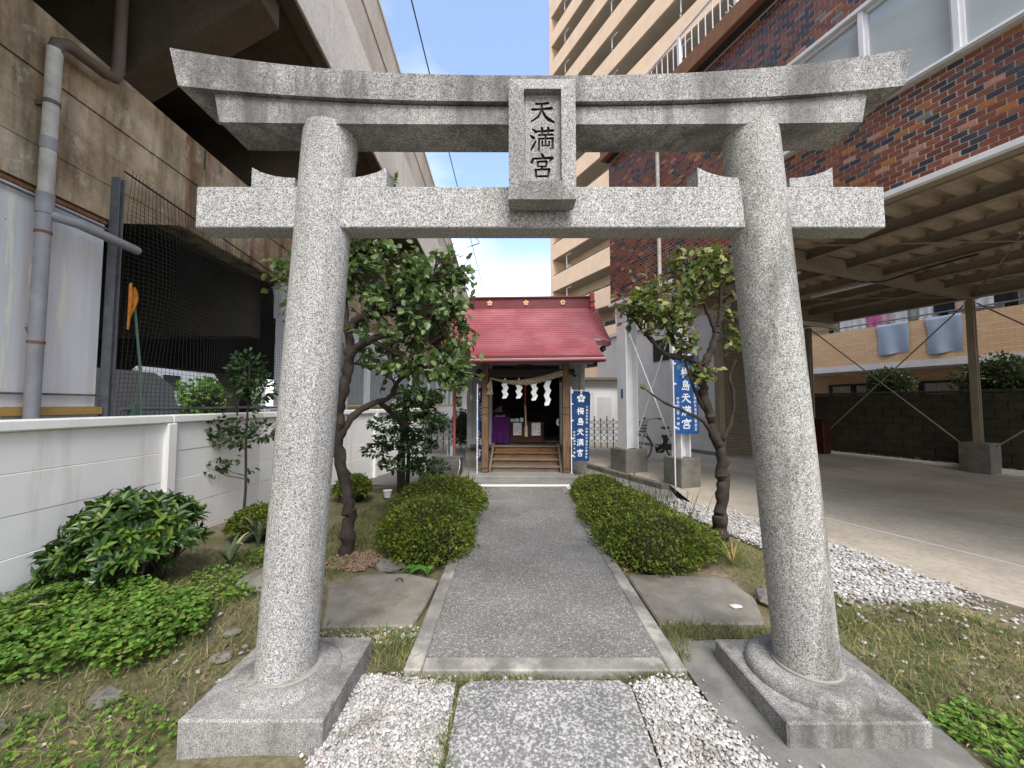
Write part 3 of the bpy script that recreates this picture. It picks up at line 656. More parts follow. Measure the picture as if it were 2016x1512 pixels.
# ------------------------------------------------------------------ stone torii gate
CX = 0.15
tor = thing('torii_gate', 'granite torii shrine gate with carved name tablet straddling the path', 'torii', (CX, 2.04, 0))
def pillar(sgn, base_x, top_x, mat):
    def ax(z): return ((base_x + (top_x - base_x) * (z - 0.13) / 2.84), 2.04)
    prof = []
    for i in range(15):
        t = i / 14; z = 0.12 + t * 2.86; prof.append((0.142 - 0.004 * t, z))
    q = MB().lathe(prof, (0, 0), 48, lambda z: ax(z)); return part('pillar', q, mat, tor, True)
pillar(-1, -1.155, -0.995, M['granite']); pillar(1, 1.512, 1.305, M['granite_moss'])
for bx, mt, dome in ((-1.135, M['granite_base'], 0), (1.505, M['granite_base'], 1)):
    pl_ = part('plinth', MB().box(bx - .315, bx + .315, 1.735, 2.335, -0.04, 0.125 if dome else 0.135, 0.008), mt, tor)
    z0 = 0.12
    prof = [(0.268, z0), (0.270, z0 + .020), (0.265, z0 + .042), (0.250, z0 + .058), (0.228, z0 + .066), (0.19, z0 + .066), (0.141, z0 + .052)] if dome else [(0.255, z0), (0.243, z0 + .024), (0.218, z0 + .038), (0.16, z0 + .041)]
    part('base_ring', MB().lathe(prof, (bx, 2.04), 48), mt, tor, True)
    rz = z0 + (.058 if dome else .036)
    part('mortar_collar', MB().lathe([(0.152, rz - .01), (0.153, rz + .006), (0.149, rz + .010), (0.138, rz + .009)], (bx, 2.04), 40), M['mortar_ring'], tor, True)
def beam(name, zb, zt, xb, xt, yb, yt, rise_b, rise_t, p, mat, roof=0.0, n=56):
    """curved lintel: half lengths xb/xt at bottom/top, half depths yb/yt"""
    q = MB(); vs = []
    for i in range(n + 1):
        u = -1 + 2 * i / n; cb = rise_b * abs(u) ** p; ct = rise_t * abs(u) ** p
        X0, X1 = CX + u * xb, CX + u * xt
        vs += [(X0, 2.04 - yb, zb + cb), (X0, 2.04 + yb, zb + cb), (X1, 2.04 + yt, zt + ct), (X1, 2.04, zt + ct + roof), (X1, 2.04 - yt, zt + ct)]
    fs = []
    for i in range(n):
        a, b = i * 5, (i + 1) * 5
        for k in range(5): fs.append((a + k, b + k, b + (k + 1) % 5, a + (k + 1) % 5))
    fs += [(0, 1, 2, 3, 4), tuple(n * 5 + k for k in (4, 3, 2, 1, 0))]
    q.add(vs, fs); return part(name, q, mat, tor, False)
beam('top_lintel', 3.058, 3.185, 1.875, 1.915, 0.138, 0.152, 0.085, 0.150, 2.5, M['granite_beam'], 0.03)
beam('lintel_seam_shade', 3.046, 3.060, 1.70, 1.70, 0.105, 0.105, 0.085, 0.085, 2.5, M['gap_shade'])  # joint strip whose dark colour paints the shading under the top lintel
beam('under_lintel', 2.955, 3.048, 1.675, 1.705, 0.112, 0.114, 0.012, 0.080, 2.5, M['granite_beam'])
part('tie_beam', MB().box(-1.665, 1.965, 1.972, 2.108, 2.425, 2.648, 0.006), M['granite'], tor)
for px, s in ((-1.025, -1), (-1.025, 1), (1.345, -1), (1.345, 1)):
    a = px + s * 0.126; b = px + s * (0.355 if s * px > 0 else 0.36)
    poly = [(a, 2.650), (b, 2.650), (b, 2.755), (a + (b-a)*.78, 2.728), (a + (b-a)*.5, 2.709), (a + (b-a)*.25, 2.70), (a, 2.697)]
    if s < 0: poly = poly[::-1]
    part('wedge', MB().prism(poly, 1.978, 2.102, 'y'), M['granite'], tor)
# name tablet with carved characters
T0, T1, TX = 2.505, 3.122, 0.166; IX, IZ0, IZ1 = 0.092, 2.585, 3.052
q = MB()
o8 = [(CX-TX, T0), (CX+TX, T0), (CX+TX, T1), (CX-TX, T1)]; i8 = [(CX-IX, IZ0), (CX+IX, IZ0), (CX+IX, IZ1), (CX-IX, IZ1)]
vs = [(x, 1.945, z) for x, z in o8] + [(x, 1.838, z) for x, z in o8] + [(x, 1.815, z) for x, z in i8] + [(x, 1.862, z) for x, z in i8]
fs = [(3, 2, 1, 0)]
for i in range(4):
    j = (i + 1) % 4; fs += [(i, j, 4+j, 4+i), (4+i, 4+j, 8+j, 8+i), (8+i, 8+j, 12+j, 12+i)]
q.add(vs, fs)
tf = part('tablet_frame', q, M['tablet'], tor)
bm_ = MB().box(CX-IX-.004, CX+IX+.004, 1.852, 1.90, IZ0-.004, IZ1+.004)
pan = part('tablet_panel', bm_, M['tablet'], tf); pan.data.materials.append(M['carved'])
rim = MB()
for a, b, c, d in ((CX-IX+.012, CX-IX+.016, IZ0+.014, IZ1-.016), (CX+IX-.016, CX+IX-.012, IZ0+.014, IZ1-.016)): rim.box(a, b, 1.8495, 1.853, c, d)
rim.box(CX-IX+.016, CX+IX-.016, 1.8495, 1.853, IZ0+.010, IZ0+.014); rim.box(CX-IX+.016, CX+IX-.016, 1.8495, 1.853, IZ1-.016, IZ1-.012)
part('panel_border', rim, M['granite'], tf)
def carve(target, groups, depth):
    """engrave brush strokes into the panel, one boolean per stroke"""
    objs = []
    for key, cx, cz, size in groups:
        for st in GLYPH[key]:
            poly = [(cx + (x-50)/100*size, cz + (z-50)/100*size) for x, z in stroke_poly(st, 1.02)]
            mb = MB().prism(poly, 1.852 - .02, 1.852 + depth, 'y')
            me = mb.mesh('cut', BASE[tor]); me.materials.append(M['tablet']); me.materials.append(M['carved'])
            for p in me.polygons: p.material_index = 1
            import bmesh
            b = bmesh.new(); b.from_mesh(me); bmesh.ops.recalc_face_normals(b, faces=b.faces); b.to_mesh(me); b.free()
            o = put(bpy.data.objects.new('cut', me)); o.parent = target.parent; objs.append(o)
            md = target.modifiers.new('b', 'BOOLEAN'); md.operation = 'DIFFERENCE'; md.solver = 'EXACT'; md.object = o
    bpy.context.view_layer.update()
    dg = bpy.context.evaluated_depsgraph_get(); new = bpy.data.meshes.new_from_object(target.evaluated_get(dg))
    target.modifiers.clear(); target.data = new
    for o in objs: bpy.data.objects.remove(o)
carve(pan, [('ten', CX, 2.958, 0.126), ('man', CX, 2.820, 0.126), ('kyu', CX, 2.682, 0.126)], 0.012)

# ------------------------------------------------------------------ white panel wall on the left
fw = thing('panel_wall', 'white painted concrete panel wall with coping along the left garden edge', 'wall', (-3.58, 4.0, 0))
def wall_run(p0, p1, posts):
    a = Vector(p0); b = Vector(p1); d = (b - a); L_ = d.length; d.normalize(); nn = Vector((d.y, -d.x))   # nn points to the garden
    def pt(t, off, z): return (a.x + d.x*t + nn.x*off, a.y + d.y*t + nn.y*off, z)
    def obox(t0, t1, o0, o1, z0, z1, bv=0.0):
        q = MB().box(t0, t1, o0, o1, z0, z1, bv); q.v = [pt(x, y, z) for x, y, z in q.v]; q.f = [f[::-1] for f in q.f]; return q
    cuts = [0] + posts + [L_]
    for t0, t1 in zip(cuts[:-1], cuts[1:]):
        for k in range(4):
            part('panel', obox(t0 + .004, t1 - .004, -.05, 0.0 + random.uniform(-.003, .003), 0.10 + .3*k + .0015, 0.40 + .3*k - .001, 0.004), M['whitewall'], fw)
        part('panel', obox(t0 + .004, t1 - .004, -.05, 0.001, -0.3, 0.099, 0.004), M['whitewall'], fw)
        part('coping', obox(t0 + .003, t1 - .003, -.09, .045, 1.303, 1.388, 0.012), M['whitewall'], fw)
    for t in posts:
        part('post', obox(t - .055, t + .055, -.06, .05, -0.3, 1.301, 0.01), M['whitewall'], fw)
wall_run((-3.58, -2.0), (-3.58, 5.5), [2.05, 4.0, 6.03])
wall_run((-3.58, 5.5), (-2.42, 10.6), [0.9, 2.88, 4.3])

# ------------------------------------------------------------------ railway viaduct on the left
via = thing('railway_viaduct', 'concrete railway viaduct with stained beam and tall parapet above the garden wall', 'viaduct', (-4.6, 5.0, 0), FV)
def beam_prof(z0, z1):
    return [(-4.0, max(z0, 3.62)), (4.62, max(z0, 3.66)), (5.5, max(z0, 4.05)), (42, max(z0, 4.10)), (42, z1), (-4.0, z1)]
def course(z0, z1, x):
    q = MB(); ys = [-4.0, 4.62, 5.5, 42.0]; lo = [3.62, 3.66, 4.05, 4.10]; vs = []
    for y, l in zip(ys, lo):
        b = max(z0, min(l, z1)); 
        vs += [(x, y, b), (x, y, z1), (-4.95, y, b), (-4.95, y, z1)]
    fs = []
    for i in range(3):
        a, b = i*4, i*4+4
        fs += [(a, b, b+1, a+1), (a+2, a+3, b+3, b+2), (a, a+2, b+2, b), (a+1, b+1, b+3, a+3)]
    q.add(vs, fs); return q
zc = [3.62, 4.06, 4.42, 4.80, 5.12, 5.46]
for i in range(5):
    part('beam_course', course(zc[i] + .004, zc[i+1] - .004, -4.6 + random.uniform(-.004, .006) + (0.012 if i == 3 else 0)), M['beam'], via)
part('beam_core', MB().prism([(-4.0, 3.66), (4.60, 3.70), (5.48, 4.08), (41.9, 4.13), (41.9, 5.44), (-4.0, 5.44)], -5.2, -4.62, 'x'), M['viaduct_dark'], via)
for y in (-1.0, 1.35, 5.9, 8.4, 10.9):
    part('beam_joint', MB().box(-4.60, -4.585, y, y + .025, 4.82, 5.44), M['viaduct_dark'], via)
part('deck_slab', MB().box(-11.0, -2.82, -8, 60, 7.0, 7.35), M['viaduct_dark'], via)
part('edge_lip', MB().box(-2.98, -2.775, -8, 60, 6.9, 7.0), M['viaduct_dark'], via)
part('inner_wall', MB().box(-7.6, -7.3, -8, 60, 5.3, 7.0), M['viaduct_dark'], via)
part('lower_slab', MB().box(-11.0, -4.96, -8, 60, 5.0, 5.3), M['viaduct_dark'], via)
for i in range(16):
    y = -1.2 + i * 2.9
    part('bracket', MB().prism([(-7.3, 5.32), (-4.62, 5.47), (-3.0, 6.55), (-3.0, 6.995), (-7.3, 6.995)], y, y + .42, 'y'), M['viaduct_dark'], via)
for i in range(26):
    y = -6 + i * 2.4
    part('parapet_panel', MB().box(-2.92, -2.74 + random.uniform(-.004, .004), y + .006, y + 2.394, 6.93, 8.58, 0.006), M['viaduct'], via)
    part('upper_parapet_panel', MB().box(-2.96, -2.80, y + .006, y + 2.394, 8.586, 9.60, 0.005), M['viaduct2'], via)
    part('parapet_panel', MB().box(-2.96, -2.775 + random.uniform(-.004, .004), y + 1.206, y + 3.594, 9.606, 10.52, 0.005), M['viaduct2'], via)
part('parapet_coping', MB().box(-2.99, -2.745, -6, 56, 10.525, 10.64, 0.01), M['viaduct'], via)
# far side of the vault: low rear beam with haunched openings
rear = MB()
for y0 in (4.0, 9.6, 15.2, 20.8):
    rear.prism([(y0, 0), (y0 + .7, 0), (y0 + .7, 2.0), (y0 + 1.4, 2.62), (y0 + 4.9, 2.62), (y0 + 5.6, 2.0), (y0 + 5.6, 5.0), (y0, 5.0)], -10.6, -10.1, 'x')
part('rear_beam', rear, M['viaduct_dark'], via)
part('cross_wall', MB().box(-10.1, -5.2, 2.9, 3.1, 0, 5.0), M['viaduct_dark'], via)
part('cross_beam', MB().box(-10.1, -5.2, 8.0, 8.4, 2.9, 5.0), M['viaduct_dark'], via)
# catenary mast and wires
mast = thing('catenary_mast', 'pale lattice catenary mast standing on the viaduct', 'mast', (-3.05, 34, 7.35), FV)
for dx in (-.22, .22): part('upright', MB().box(-3.05 + dx - .05, -3.05 + dx + .05, 33.95, 34.05, 7.35, 18.2), M['white_wall2'], mast)
q = MB()
for i in range(11):
    z = 7.6 + i; q.tube([(-3.25, 34, z), (-2.85, 34, z + .9)], .03, 4)
part('lattice', q, M['white_wall2'], mast); part('arm', MB().tube([(-3.0, 34, 15.6), (-1.9, 34, 16.0)], .05, 6), M['steel_post'], mast)
part('arm', MB().tube([(-3.0, 34, 17.2), (-1.9, 34, 16.1)], .03, 6), M['steel_post'], mast)
single('overhead_wire', MB().tube([(-1.87, -4, 9.1), (-1.87, 12, 8.95), (-1.87, 30, 9.0), (-1.87, 52, 9.2)], .014, 5), M['iron'], 'black overhead wire running along beside the viaduct parapet', 'wire', (-1.87, 0, 9))
wd = thing('wall_weed', 'small leafy weed sprouting from the viaduct parapet', 'weed', (-2.72, 6.6, 6.95), FV)
part('stem', MB().tube([(-2.74, 9.5, 6.9), (-2.70, 9.48, 7.1), (-2.62, 9.46, 7.25)], .006, 5), M['twig'], wd)
n = 16; P = np.array([(-2.74 + .10 * i / n, 9.5, 6.98 + .27 * i / n) for i in range(n)])
foliage(wd, P, rand_dirs(n, .2), rand_dirs(n, 1.0), np.full(n, .14), M['leaf_far'], .8)

# peeling sheet-metal wall under the beam, with its ledge, post and pipes
cw = thing('sheet_metal_wall', 'white sheet-metal wall with peeling paint and rusty top under the beam', 'wall', (-4.6, 2.0, 0), FV)
for i, (y0, y1) in enumerate([(-3.0, -1.2), (-1.2, .6), (.6, 2.0), (2.0, 3.18), (3.18, 3.95), (3.95, 4.5)]):
    part('sheet', MB().box(-4.66, -4.585 - (.006 if i % 2 else 0), y0 + .003, y1 - .003, 1.47, 3.575, 0.004), M['peel'], cw)
part('lower_wall', MB().box(-4.68, -4.59, -3, 4.5, 0, 1.385), M['peel'], cw)
part('rusty_flashing', MB().box(-4.66, -4.572, -3, 4.5, 3.578, 3.618), M['rust'], cw)
part('rail', MB().tube([(-4.56, -3, 1.62), (-4.56, 4.5, 1.60)], .011, 6), M['steel_post'], cw)
part('rail', MB().tube([(-4.55, -3, 3.54), (-4.55, 4.5, 3.52)], .014, 6), M['steel_post'], cw)
part('yellow_ledge', MB().box(-4.62, -4.53, -3, 4.52, 1.39, 1.468), M['yellow'], cw)
sp = thing('steel_post', 'tall grey steel channel post between sheet-metal wall and net', 'post', (-4.56, 4.6, 0), FV)
part('web', MB().box(-4.60, -4.535, 4.56, 4.60, 0, 4.18), M['steel_post'], sp); part('flange', MB().box(-4.60, -4.50, 4.602, 4.615, 0, 4.18), M['steel_post'], sp); part('flange', MB().box(-4.60, -4.50, 4.545, 4.558, 0, 4.18), M['steel_post'], sp)
for z in (1.8, 2.3, 3.0, 3.5): part('bolt', MB().tube([(-4.535, 4.58, z), (-4.52, 4.58, z)], .010, 6), M['iron'], sp)
dp = thing('drain_pipe', 'thick grey drain pipe with bleached upper length and side branch', 'pipe', (-4.42, 3.86, 1.3), FV)
PX, PY = -4.46, 3.80
part('lower_pipe', MB().tube([(PX, PY, 0), (PX, PY, 3.36)], .055, 16), M['pipe'], dp, True)
part('socket', MB().tube([(PX, PY, 3.36), (PX, PY, 3.56)], .064, 16), M['pipe'], dp, True)
part('upper_pipe', MB().tube([(PX, PY, 3.56), (PX, PY, 5.04)], .058, 16), M['pipe_old'], dp, True)
part('socket', MB().tube([(PX, PY, 4.0), (PX, PY, 4.12)], .064, 16), M['pipe'], dp, True)
part('strap', MB().tube([(PX, PY, 4.46), (PX, PY, 4.50)], .063, 16), M['pipe_brown'], dp, True)
part('strap', MB().tube([(PX, PY, 2.08), (PX, PY, 2.105)], .061, 16), M['rust'], dp, True)
part('strap', MB().tube([(PX, PY, 3.16), (PX, PY, 3.185)], .061, 16), M['rust'], dp, True)
part('bracket', MB().box(PX - .14, PX - .03, PY - .02, PY + .02, 4.46, 4.51), M['pipe_brown'], dp)
part('elbow', MB().tube([(PX, PY, 5.02), (PX, PY + .02, 5.12), (PX + .02, PY + .10, 5.18), (PX + .02, PY + .45, 5.20), (PX + .02, PY + .56, 5.24), (PX + .02, PY + .60, 5.36), (PX + .0, PY + .62, 7.0)], .058, 16), M['pipe_brown'], dp, True)
part('branch', MB().tube([(PX, PY, 3.36), (PX + .06, PY + .10, 3.36), (PX + .12, PY + .20, 3.35), (PX + .14, PY + .80, 3.32), (PX + .14, PY + .82, 3.32)], [.05, .05, .05, .05, .045], 16), M['pipe'], dp, True)
# net, pole, rag
nt_ = thing('safety_net', 'dark green safety net hung across the opening under the beam', 'net', (-4.52, 6.3, 1.3), FV)
def nety(y, z): return -4.5 + .05 * math.sin(y * 2.1 + z) + .03 * math.sin(y * 5.3 - z * 2.2)
q = MB()
NYS = [4.64 + .055 * i for i in range(64)]; NZS = [1.2 + .055 * i for i in range(57)]
def ztop(y): return 4.30 - .07 * (y - 4.66)
for y in NYS: q.tube([(nety(y, z), y + .012 * math.sin(z * 3 + y), z) for z in [1.2 + (ztop(y) - 1.2) * k / 8 for k in range(9)]], .0026, 3, False)
for z in NZS:
    if z < 4.05: q.tube([(nety(y, z), y, z + .012 * math.sin(y * 4)) for y in [4.66 + 3.4 * k / 12 for k in range(13)]], .0026, 3, False)
part('mesh', q, M['net'], nt_, kind='stuff'); part('top_cable', MB().tube([(-4.5, 4.6, 4.28), (-4.47, 5.6, 4.20), (-4.5, 8.1, 4.06)], .012, 5), M['iron'], nt_)
part('bottom_rail', MB().tube([(-4.46, 4.66, 1.44), (-4.46, 8.1, 1.44)], .02, 6), M['steel_post'], nt_); part('post', MB().box(-4.5, -4.42, 4.78, 4.86, 0, 1.50), M['bamboo'], nt_)
single('leaning_pole', MB().tube([(-4.40, 4.86, 1.25), (-4.42, 4.84, 1.9), (-4.47, 4.76, 2.8)], .014, 6), M['bamboo'], 'thin green pole leaning against the net beside steel post', 'pole', (-4.4, 4.84, 1.3), FV)
single('orange_rag', MB().grid(lambda u, v: (-4.43 + .02 * math.sin(u * 9), 4.67 + u * (.07 + .05 * math.sin(v * 5)) - .02, 2.93 - v * .52 + .03 * math.sin(u * 6 + v * 4)), 5, 10), M['orange_rag'], 'orange cloth rag hooked on the grey steel post', 'rag', (-4.43, 4.68, 2.7), FV)
# what shows through the net
q = MB().prism([(4.3, 0), (7.85, 0), (7.85, 1.35), (7.7, 1.85), (7.3, 2.08), (4.3, 2.08)], -8.2, -6.4, 'x')
single('covered_load', q, M['tarp'], 'pale tarpaulin-covered load parked behind the net', 'tarpaulin', (-7.3, 6.3, 0), FV)
far = thing('white_house', 'white house seen beyond the vault through the net', 'house', (-27, 24, 0), FV)
part('wall', MB().box(-32, -24, 15, 40, 0, 5.6), M['white_paint'], far)
for y in (17, 20.5, 24, 28): part('window', MB().box(-24.0, -23.9, y, y + 1.4, 2.6, 3.6), M['dark_glass'], far)
part('roof', MB().box(-32.4, -23.6, 14.6, 40.4, 5.6, 5.9), M['soffit'], far)
def blob_tree(name, label, c, r, n, size, mat, group=None, trunk=True, nobj=0, flat=0.0, core=0.0, F=F0, cat='tree'):
    t = thing(name, label, cat, (c[0], c[1], 0), F, group)
    if trunk: part('trunk', MB().tube([(c[0], c[1], 0), (c[0] + .03, c[1], c[2] * .6), (c[0], c[1], c[2] + r[2] * .3)], [.06, .045, .02], 7), M['bark'], t, True)
    if core: part('inner_mass', MB().ellipsoid(c, tuple(a * core for a in r), 14, 9, 0.1), M['hedge_core'], t)
    P, d = in_ell(n, c, r, 0.35); lump = 1 + .18 * np.sin(P[:, 0:1] * 5 + P[:, 2:3] * 4) * np.cos(P[:, 1:2] * 5)
    P = np.array(c) + (P - np.array(c)) * lump
    foliage(t, P, unit(d + RNG.normal(size=(n, 3)) * .7), unit(d * .6 + RNG.normal(size=(n, 3)) * .5 + np.array([0, 0, .7])), RNG.uniform(.7, 1.3, n) * size, mat, .8, nobj)
    return t
blob_tree('far_tree', 'bright green rounded tree beyond the vault nearer the tarpaulin-covered load', (-15.5, 15.5, 1.3), (1.6, 2.2, 1.7), 2600, .24, M['leaf_far'], F=FV, core=.7)
eh = thing('end_house', 'plain grey house closing the lane behind the shrine', 'house', (-3, 46, 0))
part('wall', MB().box(-9, 3, 46, 52, 0, 5.2), M['white_wall2'], eh); part('roof', MB().box(-9.4, 3.4, 45.6, 52.4, 5.2, 5.5), M['soffit'], eh)
for x in (-7, -5.4, -3.2, -1): part('window', MB().box(x, x + 1, 45.95, 45.999, 1.2, 2.4), M['dark_glass'], eh)
blob_tree('far_tree', 'bright green bush beyond the vault behind the slender sapling', (-14.0, 19.5, 1.3), (1.4, 2.4, 1.5), 2200, .24, M['leaf_far'], F=FV, core=.7)

# shop fronts under the far arches of the viaduct
sf = thing('arcade_front', 'white shop front with grey shutters under the viaduct behind the trees', 'shop front', (-4.55, 9.0, 0), FV)
part('lower_wall', MB().box(-4.75, -4.56, 8.1, 40, 0, 1.39), M['white_wall2'], sf); part('yellow_ledge', MB().box(-4.62, -4.5, 8.1, 40, 1.395, 1.46), M['yellow'], sf)
part('upper_wall', MB().box(-4.75, -4.60, 8.1, 40, 3.3, 4.12), M['white_wall2'], sf)
y = 8.1; i = 0
while y < 36:
    w_ = [1.7, 2.6, 3.1, 2.4][i % 4]
    part('pilaster', MB().box(-4.70, -4.52, y, y + .35, 1.462, 3.3), M['white_paint'], sf)
    s_ = part('shutter', MB().box(-4.70, -4.62, y + .35, y + .35 + w_, 1.462, 3.3), M['grey_shutter'], sf)
    q = MB()
    for k in range(int(w_ / .16)): q.box(-4.62, -4.605, y + .40 + k * .16, y + .49 + k * .16, 1.52, 3.25)
    part('rib', q, M['grey_shutter'], s_)
    y += .35 + w_; i += 1
part('conduit', MB().tube([(-4.45, 11.2, 0), (-4.45, 11.2, 4.1)], .06, 8), M['pipe_old'], sf)

# ------------------------------------------------------------------ shrine building (local frame: x right, y deep)
sh = thing('shrine_building', 'small shrine hall with red metal roof, wooden steps and dark open front', 'shrine', (0, 0, 0), FS)
part('platform', MB().box(-1.16, 1.0, -.42, .95, -.05, .075, .012), M['court'], sh)
part('foundation', MB().box(-1.42, 1.42, 1.0, 3.7, -.05, .40), M['pad'], sh)
part('sill', MB().box(-1.43, 1.43, .985, 3.72, .402, .47), M['wood_grey'], sh)
# front wall either side of the opening, side walls, back wall
for s in (-1, 1):
    a, b = sorted((s * .80, s * 1.385))
    w_ = part('front_wall', MB().box(a, b, 1.03, 1.10, .472, 2.62), M['grey_wood'], sh)
    a2, b2 = sorted((s * 1.27, s * 1.395)); part('corner_post', MB().box(a2, b2, 1.0, 1.14, .472, 2.64, .006), M['grey_wood'], sh)
    a3, b3 = sorted((s * .80, s * .90)); part('jamb', MB().box(a3, b3, 1.0, 1.028, .472, 2.30, .004), M['grey_wood'], sh)
    for z in (.49, 1.05, 1.16, 2.28):
        a4, b4 = sorted((s * .90, s * 1.27)); part('rail', MB().box(a4, b4, 1.005, 1.028, z, z + .09, .004), M['grey_wood'], sh)
    part('batten', MB().box(s * 1.085 - .012, s * 1.085 + .012, 1.015, 1.029, 1.26, 2.27), M['grey_wood'], sh)
    part('side_wall', MB().box(*sorted((s * 1.33, s * 1.385)), 1.14, 3.6, .472, 2.9), M['grey_wood'], sh)
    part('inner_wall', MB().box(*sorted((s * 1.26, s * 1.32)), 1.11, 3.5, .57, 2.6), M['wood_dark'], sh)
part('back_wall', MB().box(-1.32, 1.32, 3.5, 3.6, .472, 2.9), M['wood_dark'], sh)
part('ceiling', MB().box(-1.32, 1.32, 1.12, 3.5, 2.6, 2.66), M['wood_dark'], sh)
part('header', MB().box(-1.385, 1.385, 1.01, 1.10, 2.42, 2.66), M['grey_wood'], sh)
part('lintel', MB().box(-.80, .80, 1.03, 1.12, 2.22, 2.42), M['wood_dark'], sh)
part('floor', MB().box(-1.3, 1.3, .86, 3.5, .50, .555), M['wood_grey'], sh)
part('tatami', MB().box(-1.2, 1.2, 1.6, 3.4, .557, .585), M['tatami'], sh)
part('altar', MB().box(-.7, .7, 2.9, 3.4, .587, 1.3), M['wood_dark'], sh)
for k in range(4):
    z = .075 + .12 * (k + 1); y = .06 + .215 * k
    part('riser', MB().box(-.70, .70, y + .03, y + .055, z - .12, z - .036), M['wood_step'] if k in (1, 2, 3) else M['wood_grey'], sh)
    part('tread', MB().box(-.715, .715, y, y + .245, z - .034, z, .004), M['wood_grey'] if k != 2 else M['wood_step'], sh)
for s in (-1, 1):
    a, b = sorted((s * .718, s * .765)); part('stringer', MB().prism([(.0, .076), (.9, .076), (.9, .60), (.80, .60), (.0, .16)], a, b, 'x'), M['wood_grey'], sh)
    px = s * .845
    p_ = part('porch_post', MB().box(px - .068, px + .068, -.068, .068, .077, 2.34, .008), M['wood_post'], sh)
    for z in (.16, 1.28, 1.42): part('metal_band', MB().box(px - .071, px + .071, -.071, .071, z, z + .014), M['iron'], p_)
    for k in range(9): pass
    a = [(px + s * (.07 + .17 * t + .03 * math.sin(t * 6)), -.0, 2.15 + .06 * math.sin(t * 5)) for t in [i / 8 for i in range(9)]]
    part('carved_nose', MB().tube(a, [.055, .055, .05, .05, .045, .04, .035, .03, .018], 8), M['wood_dark'], sh, True)
    part('tie_beam', MB().box(*sorted((s * .80, s * .86)), .07, 1.02, 2.02, 2.16), M['wood_dark'], sh)
part('porch_beam', MB().box(-.776, .776, -.05, .05, 2.06, 2.24, .01), M['wood_dark'], sh)
part('porch_purlin', MB().box(-1.42, 1.42, -.05, .05, 2.342, 2.44), M['grey_wood'], sh)
part('frog_leg_strut', MB().prism([(-.34, 2.242), (-.24, 2.26), (-.14, 2.33), (0, 2.345), (.14, 2.33), (.24, 2.26), (.34, 2.242), (.16, 2.242), (.08, 2.29), (-.08, 2.29), (-.16, 2.242)], -.03, .03, 'y'), M['wood_dark'], sh)
# roof: overlapping horizontal metal strips on a concave slope
def rz(y): t = y + .45; return 2.48 + .409 * t + .0683 * t * t
def strip(y0, y1, half, fold, lift, back=False):
    xs = [-half, -(half + fold) / 2, -fold, 0, fold, (half + fold) / 2, half]; vs = []
    for yy, dz in ((y0, lift), (y1, .0), (y1, -.03), (y0, -.03)):
        for x in xs:
            e = max(0, abs(x) - fold); yv = 4.8 - yy if back else yy
            vs.append((x, yv, rz(yy) + dz - .38 * e))
    m = len(xs); fs = []
    for k in range(4):
        for i in range(m - 1): fs.append((k*m + i, k*m + i + 1, ((k+1) % 4)*m + i + 1, ((k+1) % 4)*m + i))
    fs += [tuple(k*m for k in range(4)), tuple(k*m + m - 1 for k in (3, 2, 1, 0))]
    if back: fs = [f[::-1] for f in fs]
    return MB().add(vs, fs)
NR = 23; rf = part('roof_frame', MB().prism([(-.40, 2.44), (.55, 2.90), (2.4, 4.1), (4.3, 2.90), (4.3, 2.82), (2.4, 3.98), (.55, 2.80), (-.38, 2.37)], -1.5, 1.5, 'x'), M['wood_dark'], sh)
for i in range(NR):
    y0 = -.45 + 2.85 * i / NR; y1 = -.45 + 2.85 * (i + 1) / NR + .012
    wide = y0 > .66
    part('roof_strip', strip(y0, y1, 1.95 if wide else 1.57, 1.68 if wide else 1.45, .030), M['roof'], rf)
    if wide: part('roof_strip', strip(y0, y1, 1.95, 1.68, .030, True), M['roof'], rf)
part('ridge_box', MB().box(-1.72, 1.72, 2.24, 2.56, 4.08, 4.37), M['roof_dark'], rf); part('ridge_cap', MB().box(-1.76, 1.76, 2.19, 2.61, 4.372, 4.42, .012), M['roof_dark'], rf)
for s in (-1, 1):
    a, b = sorted((s * 1.725, s * 1.84)); r_ = part('ridge_end', MB().box(a, b, 2.15, 2.65, 4.0, 4.50, .02), M['roof_orange'], rf)
    for z in (4.08, 4.24): part('ridge_band', MB().box(a - .012, b + .012, 2.13, 2.67, z, z + .05, .01), M['roof_orange'], r_)
    part('barge_board', MB().prism([(.70, 2.92), (2.4, 4.02), (4.1, 2.92), (4.1, 2.80), (2.4, 3.88), (.70, 2.80)], *sorted((s * 1.86, s * 1.90)), 'x'), M['roof_dark'], rf)
    part('porch_barge', MB().prism([(-.45, 2.43), (.70, 2.95), (.70, 2.85), (-.45, 2.33)], *sorted((s * 1.515, s * 1.555)), 'x'), M['roof_dark'], rf)
    part('eave_fascia', MB().box(*sorted((s * 1.56, s * 1.95)), .68, .71, 2.84, 2.95), M['roof_dark'], rf)
    part('eave_bracket', MB().box(s * 1.80 - .04, s * 1.80 + .04, .72, 1.15, 2.74, 2.84), M['wood_dark'], rf)
for x in (-.99, 0.0, 1.0):
    q = MB()
    for k in range(5): a = math.pi / 2 + k * 2 * math.pi / 5; q.ellipsoid((x + .048 * math.cos(a), 2.225, 4.245 + .048 * math.sin(a)), (.035, .018, .035), 8, 6)
    q.ellipsoid((x, 2.215, 4.245), (.022, .02, .022), 8, 6); part('plum_crest', q, M['gold'], rf, True)
part('eave_board', MB().box(-1.56, 1.56, -.475, -.44, 2.345, 2.47), M['roof_dark'], rf)
part('eave_soffit', MB().prism([(-.43, 2.36), (.95, 2.95), (.95, 2.90), (-.43, 2.33)], -1.5, 1.5, 'x'), M['wood_grey'], rf)
gt = part('gutter', MB().tube([(-1.62, -.53, 2.345), (1.58, -.53, 2.375)], .042, 10), M['roof_dark'], rf, True)
